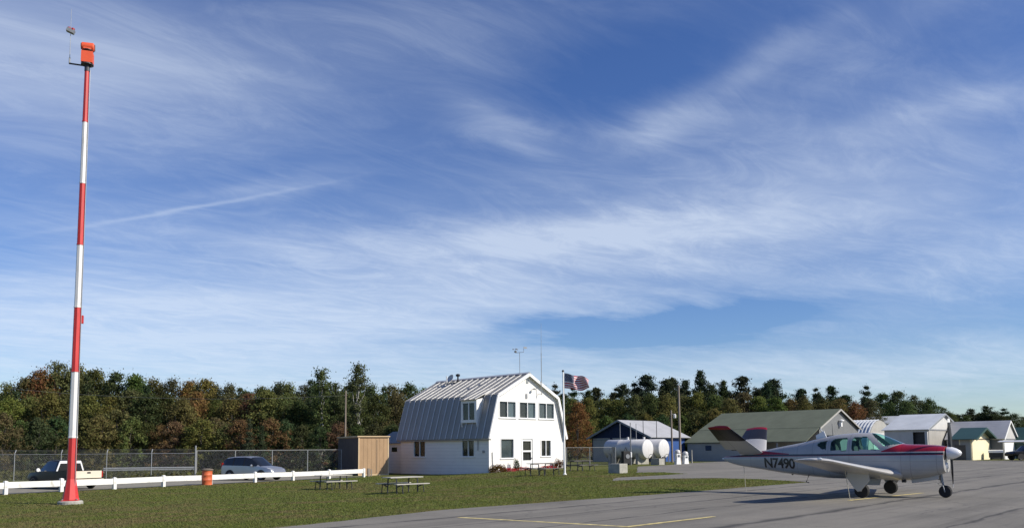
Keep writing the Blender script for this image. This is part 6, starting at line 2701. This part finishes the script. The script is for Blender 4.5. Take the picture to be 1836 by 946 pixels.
def pine(seed, H=15.0, Wd=9.0, base=0.15, layers=20, leaf=0.36, spire=False):
    """a conifer of whorled boughs carrying sprays of needles, ragged in outline"""
    rng = np.random.default_rng(seed)
    tr = MB()
    lean = rng.normal(0, 0.35, 2)
    limb(tr, (0, 0, -0.4), (lean[0], lean[1], H * 0.96), 0.24, 0.03, rng, 8)
    C, S, O = [], [], []
    lop = rng.random() * 6.28
    for li in range(layers):
        k = li / (layers - 1)
        z = H * (base + (0.97 - base) * k) + rng.normal(0, 0.25)
        ox, oy = lean * z / H
        if spire:
            rl = Wd / 2 * (1 - k) ** 0.85 + 0.18
        else:
            rl = Wd / 2 * (1.0 - k) ** rng.uniform(0.42, 0.75) * rng.uniform(0.6, 1.15) + 0.25
        nb = rng.integers(4, 8)
        a0 = rng.random() * 6.28
        for j in range(nb):
            a = a0 + 6.283 * j / nb + rng.normal(0, 0.3)
            L = rl * rng.uniform(0.40, 1.15) * (1 + 0.3 * math.cos(a - lop))
            lift = (rng.uniform(0.1, 0.5) if not spire else -0.18) * L
            e = (ox + L * math.cos(a), oy + L * math.sin(a), z + lift)
            if L > 0.8:
                limb(tr, (ox, oy, z), e, 0.045, 0.012, rng, 3)
            nc = int(2 + L * 1.7)
            for ci in range(nc):
                f = rng.uniform(0.3, 1.05)
                m = rng.integers(16, 30)
                c = np.array([ox + f * (e[0] - ox), oy + f * (e[1] - oy), z + f * lift]) + rng.normal(0, 0.12, 3)
                sp = rng.uniform(0.20, 0.46)
                dl = rng.normal(size=(m, 3)) * np.array([sp, sp, sp * 0.6])
                C.append(c + dl)
                O.append(dl / sp + np.array([0.5 * math.cos(a), 0.5 * math.sin(a), 0.9]))
                S.append(rng.uniform(0.6, 1.2, m) * leaf)
    C, S, O = np.concatenate(C), np.concatenate(S), np.concatenate(O)
    return tr.mesh('trunk', 'bark', True), quads_mesh('crown', leaf_quads(C, S, rng, O, 0.9), 'needle')


PROTO = {'broad': [broadleaf(s, base=b, Wd=w) for s, b, w in ((1, .12, 5.6), (2, .2, 5.2), (3, .1, 6.2), (4, .16, 5.0), (5, .22, 5.8), (6, .08, 6.0))],
         'slim': [broadleaf(s, Wd=3.0, base=.2, n_cl=90, per=40, leaf=.21, slim=True) for s in (11, 12)],
         'low': [broadleaf(s, H=10, Wd=9.5, base=.02, n_cl=130, per=56, leaf=.34) for s in (15, 16, 17)],
         'pine': [pine(s, Wd=w, base=b) for s, w, b in ((21, 9.0, .15), (22, 7.5, .2), (23, 10.5, .25), (24, 8.5, .1), (25, 11.0, .3), (26, 7.0, .15), (27, 9.5, .2))],
         'spruce': [pine(s, Wd=5.0, base=.08, layers=20, leaf=.36, spire=True) for s in (31, 32)]}
PH = {'broad': 10.0, 'slim': 10.0, 'low': 10.0, 'pine': 15.0, 'spruce': 15.0}
RECS = []
trng = random.Random(5)


def tree(kind, px, Y, top_y, col, wid=1.0, desc='', where='', k=None, group=None, off=0.0):
    p = at(px, 800, Y)
    z0 = gz(p.x, p.y)
    h = at(px, top_y, Y).z - z0
    s = h / PH[kind]
    tm, cm = PROTO[kind][trng.randrange(len(PROTO[kind])) if k is None else k]
    name = {'broad': 'broadleaf_tree', 'slim': 'poplar_tree', 'low': 'bushy_tree', 'pine': 'pine_tree', 'spruce': 'spruce_tree'}[kind]
    t = thing(name, None, 'tree', (p.x, p.y, z0), trng.uniform(0, 6.28), group)
    t.scale = (s * wid, s * wid, s)
    link('trunk', tm, t)
    c = link('crown', cm, t)
    j = [1.34 * (1 + trng.uniform(-0.16, 0.16)) for _ in range(3)]
    c.color = (col[0] * j[0], col[1] * j[1], col[2] * j[2], 1)
    RECS.append((t, kind, px, Y, desc, where))
    return t


# colours of the turning leaves (base colours)
GREEN, DGREEN, OLIVE = (0.080, 0.092, 0.034), (0.054, 0.068, 0.029), (0.112, 0.112, 0.038)
ORANGE, RUST, MAUVE, BROWN = (0.165, 0.105, 0.038), (0.122, 0.084, 0.038), (0.118, 0.076, 0.046), (0.110, 0.090, 0.038)
YGREEN = (0.105, 0.110, 0.036)
PINE = (0.036, 0.048, 0.025)
CN = {GREEN: 'green', DGREEN: 'dark green', OLIVE: 'olive', ORANGE: 'orange', RUST: 'rust red', MAUVE: 'dull red', BROWN: 'brown', YGREEN: 'yellow green', PINE: 'dark'}

prof_px = [-40, 0, 25, 50, 87, 100, 137, 174, 182, 215, 248, 290, 331, 364, 385, 410, 439, 468, 513, 534, 555, 592, 662, 700, 733, 757, 800]
prof_y = [690, 692, 690, 673, 662, 653, 658, 666, 671, 666, 676, 678, 680, 682, 694, 690, 704, 690, 690, 695, 684, 688, 690, 694, 690, 695, 700]


def lprof(px):
    return float(np.interp(px, prof_px, prof_y))


LW = 'trees in the wood behind the parking lot'
# tall row at the back of the wood
for px, col in ((-30, GREEN), (8, OLIVE), (40, GREEN), (68, RUST), (98, GREEN), (134, OLIVE), (165, GREEN), (205, DGREEN), (238, GREEN), (272, GREEN), (305, DGREEN), (338, ORANGE), (365, ORANGE),
                (382, DGREEN), (410, GREEN), (438, DGREEN), (468, GREEN), (500, DGREEN), (515, GREEN), (545, DGREEN), (563, GREEN), (598, DGREEN), (628, GREEN), (665, DGREEN), (700, GREEN), (733, DGREEN), (760, GREEN), (795, DGREEN), (830, GREEN)):
    tree('broad', px, 97 + trng.uniform(-3, 3), lprof(px) + trng.uniform(-2, 5), col, trng.uniform(0.75, 0.95), CN[col], 'at the back', group=LW)
# deeper row to close the gaps
for i in range(19):
    px = -40 + i * 47 + trng.uniform(-8, 8)
    col = trng.choice([GREEN, DGREEN, DGREEN, OLIVE])
    tree('broad', px, 112 + trng.uniform(-3, 4), lprof(px) + 10 + trng.uniform(0, 8), col, 1.0, CN[col], 'deep in the wood', group=LW)
# middle row
for px, y, col in ((-20, 720, OLIVE), (14, 716, OLIVE), (50, 712, OLIVE), (86, 700, OLIVE), (120, 705, GREEN), (160, 708, OLIVE), (196, 716, OLIVE), (230, 702, GREEN), (262, 706, DGREEN), (296, 712, DGREEN), (326, 716, OLIVE),
                   (352, 706, ORANGE), (386, 718, GREEN), (416, 716, OLIVE), (446, 706, MAUVE), (474, 704, OLIVE), (508, 710, GREEN), (534, 718, DGREEN), (570, 704, GREEN), (604, 712, DGREEN), (640, 704, GREEN), (676, 712, DGREEN), (712, 708, GREEN), (748, 710, DGREEN), (780, 716, GREEN)):
    tree('broad', px, 88 + trng.uniform(-2, 2), y + trng.uniform(-3, 3), col, trng.uniform(0.9, 1.2), CN[col], 'in mid wood', group=LW)
# pale stemmed poplars
tree('slim', 575, 84, 662, (0.072, 0.092, 0.036), 1.2, 'slender pale stemmed green', '', 0, LW)
tree('slim', 642, 84, 655, (0.072, 0.092, 0.036), 1.2, 'slender pale stemmed green', '', 1, LW)
# low growth along the front
for px, y, col in ((-25, 752, GREEN), (6, 742, RUST), (34, 758, GREEN), (66, 752, DGREEN), (98, 748, DGREEN), (152, 756, GREEN), (178, 748, OLIVE), (206, 736, YGREEN), (234, 752, OLIVE), (262, 758, DGREEN), (290, 762, RUST), (314, 756, MAUVE),
                   (340, 766, OLIVE), (362, 754, OLIVE), (384, 752, MAUVE), (408, 760, OLIVE), (432, 750, RUST), (462, 768, DGREEN), (486, 752, MAUVE), (512, 756, DGREEN), (540, 762, DGREEN), (574, 764, DGREEN), (606, 760, RUST), (640, 762, DGREEN), (672, 758, DGREEN), (706, 760, DGREEN)):
    tree('low', px, 79 + trng.uniform(-2, 2.5), y + trng.uniform(-3, 3), col, trng.uniform(0.75, 1.1), 'low ' + CN[col], 'in front', group=LW)
tree('spruce', 447, 76, 752, PINE, 0.9, 'small dark', 'in front', 0, LW)
tree('spruce', 468, 77, 762, PINE, 0.9, 'small dark', 'in front', 1, LW)

for px, Y, y, w in ((24, 90, 700, .8), (152, 92, 676, .75), (258, 91, 690, .8), (428, 92, 698, .8), (496, 91, 694, .8), (556, 90, 684, .8), (688, 90, 696, .8)):
    tree('spruce', px, Y, y, PINE, w, 'dark pointed', 'among the leafy crowns', None, LW)

# ---- the wood behind the hangars
RW = 'trees in the wood behind the hangars'
for px, y, w, kd in ((978, 692, .8, 'pine'), (1003, 690, .8, 'pine'), (1028, 698, .75, 'pine'), (1052, 702, .8, 'pine'), (1075, 691, .8, 'pine'), (1101, 695, .8, 'pine'), (1121, 684, .75, 'pine'), (1140, 692, .8, 'pine'), (1168, 668, .95, 'pine'), (1190, 680, .85, 'pine'),
                     (1208, 672, .8, 'pine'), (1232, 680, .8, 'pine'), (1258, 666, .85, 'pine'), (1283, 690, .8, 'pine'), (1304, 684, .8, 'pine'), (1330, 674, 1.0, 'pine'), (1362, 694, .9, 'pine'), (1385, 684, .8, 'pine'), (1404, 674, 1.0, 'pine'), (1428, 692, .8, 'pine'),
                     (1465, 697, .85, 'pine'), (1500, 690, .9, 'pine'), (1528, 702, .9, 'pine'), (1564, 693, .75, 'pine'), (1548, 712, .8, 'pine')):
    tree(kd, px + trng.uniform(-6, 6), 150 + trng.uniform(-7, 9), y + trng.uniform(-3, 4), PINE, w * trng.uniform(0.85, 1.25), 'tall dark', 'on the skyline', group=RW)
for px, y, col in ((1586, 706, DGREEN), (1614, 702, DGREEN), (1642, 711, DGREEN), (1670, 716, DGREEN), (1694, 732, DGREEN), (1445, 712, GREEN), (1482, 716, GREEN)):
    tree('broad', px, 152 + trng.uniform(-4, 4), y, col, 0.95, CN[col], 'on the skyline', group=RW)
for i in range(18):
    px = 985 + i * 41 + trng.uniform(-8, 8)
    tree('pine', px, 166 + trng.uniform(-4, 6), float(np.interp(px, [980, 1100, 1200, 1400, 1560, 1700], [704, 704, 692, 696, 716, 742])) + trng.uniform(-2, 6), PINE, 1.0, 'dark', 'deep in the wood', group=RW)
for px, y, col in ((1000, 716, GREEN), (1024, 712, YGREEN), (1054, 716, YGREEN), (1086, 714, YGREEN), (1112, 720, OLIVE), (1140, 712, YGREEN), (1168, 706, GREEN), (1196, 712, OLIVE), (1226, 708, GREEN), (1254, 704, OLIVE), (1284, 708, GREEN), (1310, 716, OLIVE),
                   (1336, 704, BROWN), (1362, 712, OLIVE), (1392, 714, GREEN), (1420, 718, RUST), (1448, 716, BROWN), (1476, 722, GREEN), (1510, 716, BROWN), (1536, 722, RUST), (1566, 718, GREEN), (1598, 720, DGREEN), (1630, 722, GREEN), (1664, 728, DGREEN)):
    tree('broad', px, 132 + trng.uniform(-4, 4), y + trng.uniform(-3, 3), col, trng.uniform(0.85, 1.15), CN[col], 'before the pines', group=RW)
for px, y, col in ((1034, 742, RUST), (1016, 752, OLIVE), (1058, 752, GREEN), (1088, 748, GREEN), (1128, 746, DGREEN), (1160, 744, OLIVE), (1190, 742, DGREEN), (1222, 744, GREEN), (1250, 738, GREEN), (1280, 736, OLIVE), (1300, 744, GREEN)):
    tree('low', px, 119 + trng.uniform(-3, 3), y + trng.uniform(-3, 3), col, trng.uniform(0.7, 0.95), 'low ' + CN[col], 'low down', group=RW)
tree('broad', 1038, 112, 722, ORANGE if False else (0.135, 0.085, 0.035), 0.95, 'rust orange', 'low down', 2, RW)
# distant row at the far right
FR = 'distant trees at the right'
for px, y, kd in ((1705, 742, 'broad'), (1722, 741, 'pine'), (1744, 734, 'pine'), (1758, 742, 'broad'), (1772, 729, 'pine'), (1788, 741, 'broad'), (1804, 734, 'pine'), (1820, 742, 'broad'), (1838, 748, 'broad'), (1714, 748, 'broad'), (1736, 746, 'broad'), (1770, 744, 'broad'), (1800, 746, 'broad'), (1856, 748, 'broad'), (1690, 746, 'broad')):
    tree(kd, px, 215 + trng.uniform(-8, 10), y, PINE if kd == 'pine' else DGREEN, 1.25, 'dark', 'far off', group=FR)


# ---- wooded rise closing the view far behind
def far_wood():
    rng = np.random.default_rng(9)
    C, S = [], []
    for x in np.arange(-420, 460, 3.0):
        Y = 330
        px = PPX + FPX * x / Y
        hz = 10.0
        if px < 60:
            hz = 10 + 18 * smooth((60 - px) / 120)
        hz += 1.5 * math.sin(x * 0.13) + rng.normal(0, 0.8)
        m = 60
        q = np.stack([rng.normal(x, 2.2, m), rng.normal(Y, 3.5, m), hz * rng.random(m) ** 0.6 * rng.uniform(0.75, 1.05)], 1)
        C.append(q)
        S.append(rng.uniform(0.9, 2.2, m))
    C, S = np.concatenate(C), np.concatenate(S)
    o = link('far_wood', quads_mesh('far_wood', leaf_quads(C, S, rng), 'leaf'))
    o.color = (0.035, 0.048, 0.022, 1)
    tag(o, 'distant dark green wood closing the horizon behind the trees', 'wood', kind='stuff')


far_wood()

# ---- tall weeds along the fence foot
def weeds():
    rng = np.random.default_rng(12)
    n = 11000
    px = rng.uniform(-40, 600, n)
    Y = rng.uniform(62, 82, n)
    x = (px - PPX) / FPX * Y
    far = (x - RAIL_A.x) * rail_nrm.x + (Y - RAIL_A.y) * rail_nrm.y > 9.0
    x, Y = x[far], Y[far]
    n = len(x)
    z = np.array([gz(a, b) for a, b in zip(x, Y)]) + rng.uniform(0, 0.5, n) ** 1.2
    o = link('weeds', quads_mesh('weeds', leaf_quads(np.stack([x, Y, z], 1), rng.uniform(0.15, 0.4, n), rng), 'leaf'))
    o.color = (0.10, 0.10, 0.035, 1)
    tag(o, 'rough olive weeds and long grass between the fence and the wood', 'weeds', kind='stuff')


weeds()

# ------------------------------------------------------------------ labels for the trees: colour, place, what they rise behind
LAND = [(-60, 'far left of the banded mast'), (60, 'behind the black pickup'), (135, 'behind the banded mast'), (190, 'just right of the banded mast'), (280, 'left of the tall fence post'), (350, 'above the tall fence post'),
        (390, 'above the orange drum'), (450, 'above the silver car'), (530, 'right of the silver car'), (590, 'left of the slim pole'), (650, 'above the tan shed'), (720, 'left of the house roof'), (800, 'behind the house roof'),
        (990, 'right of the gable'), (1035, 'behind the flag'), (1080, 'above the blue hangar left eave'), (1115, 'above the blue hangar peak'), (1160, 'above the left tank'), (1205, 'by the shorter utility pole'), (1240, 'right of the tall utility pole'),
        (1300, 'above the olive roof left end'), (1360, 'above the olive roof left half'), (1420, 'above the olive roof middle'), (1480, 'left of the olive gable peak'), (1530, 'right of the olive gable peak'), (1590, 'above the arched hangar'),
        (1640, 'above the white hangar roof'), (1700, 'right of the white hangar peak'), (1757, 'above the cream shed'), (1810, 'above the grey hangar'), (1850, 'at the right edge')]
NOUN = {'broad': 'leafy tree', 'slim': 'poplar', 'low': 'bushy tree', 'pine': 'pine', 'spruce': 'spruce'}
byl = {}
for t, kind, px, Y, desc, where in RECS:
    land = min(LAND, key=lambda q: abs(q[0] - px))[1]
    byl.setdefault((desc, NOUN[kind], where, land), []).append((px, t))
for (desc, noun, where, land), lst in byl.items():
    lst.sort(key=lambda q: q[0])
    for i, (px, t) in enumerate(lst):
        pos = '' if len(lst) == 1 else (['left one', 'right one'][i] if len(lst) == 2 else ['leftmost', 'middle', 'rightmost'][i] if len(lst) == 3 else ['first', 'second', 'third', 'fourth', 'fifth', 'sixth'][i] + ' from left')
        t['label'] = ' '.join((desc + ' ' + noun + ' ' + where + ', ' + land + (', ' + pos if pos else '')).split())
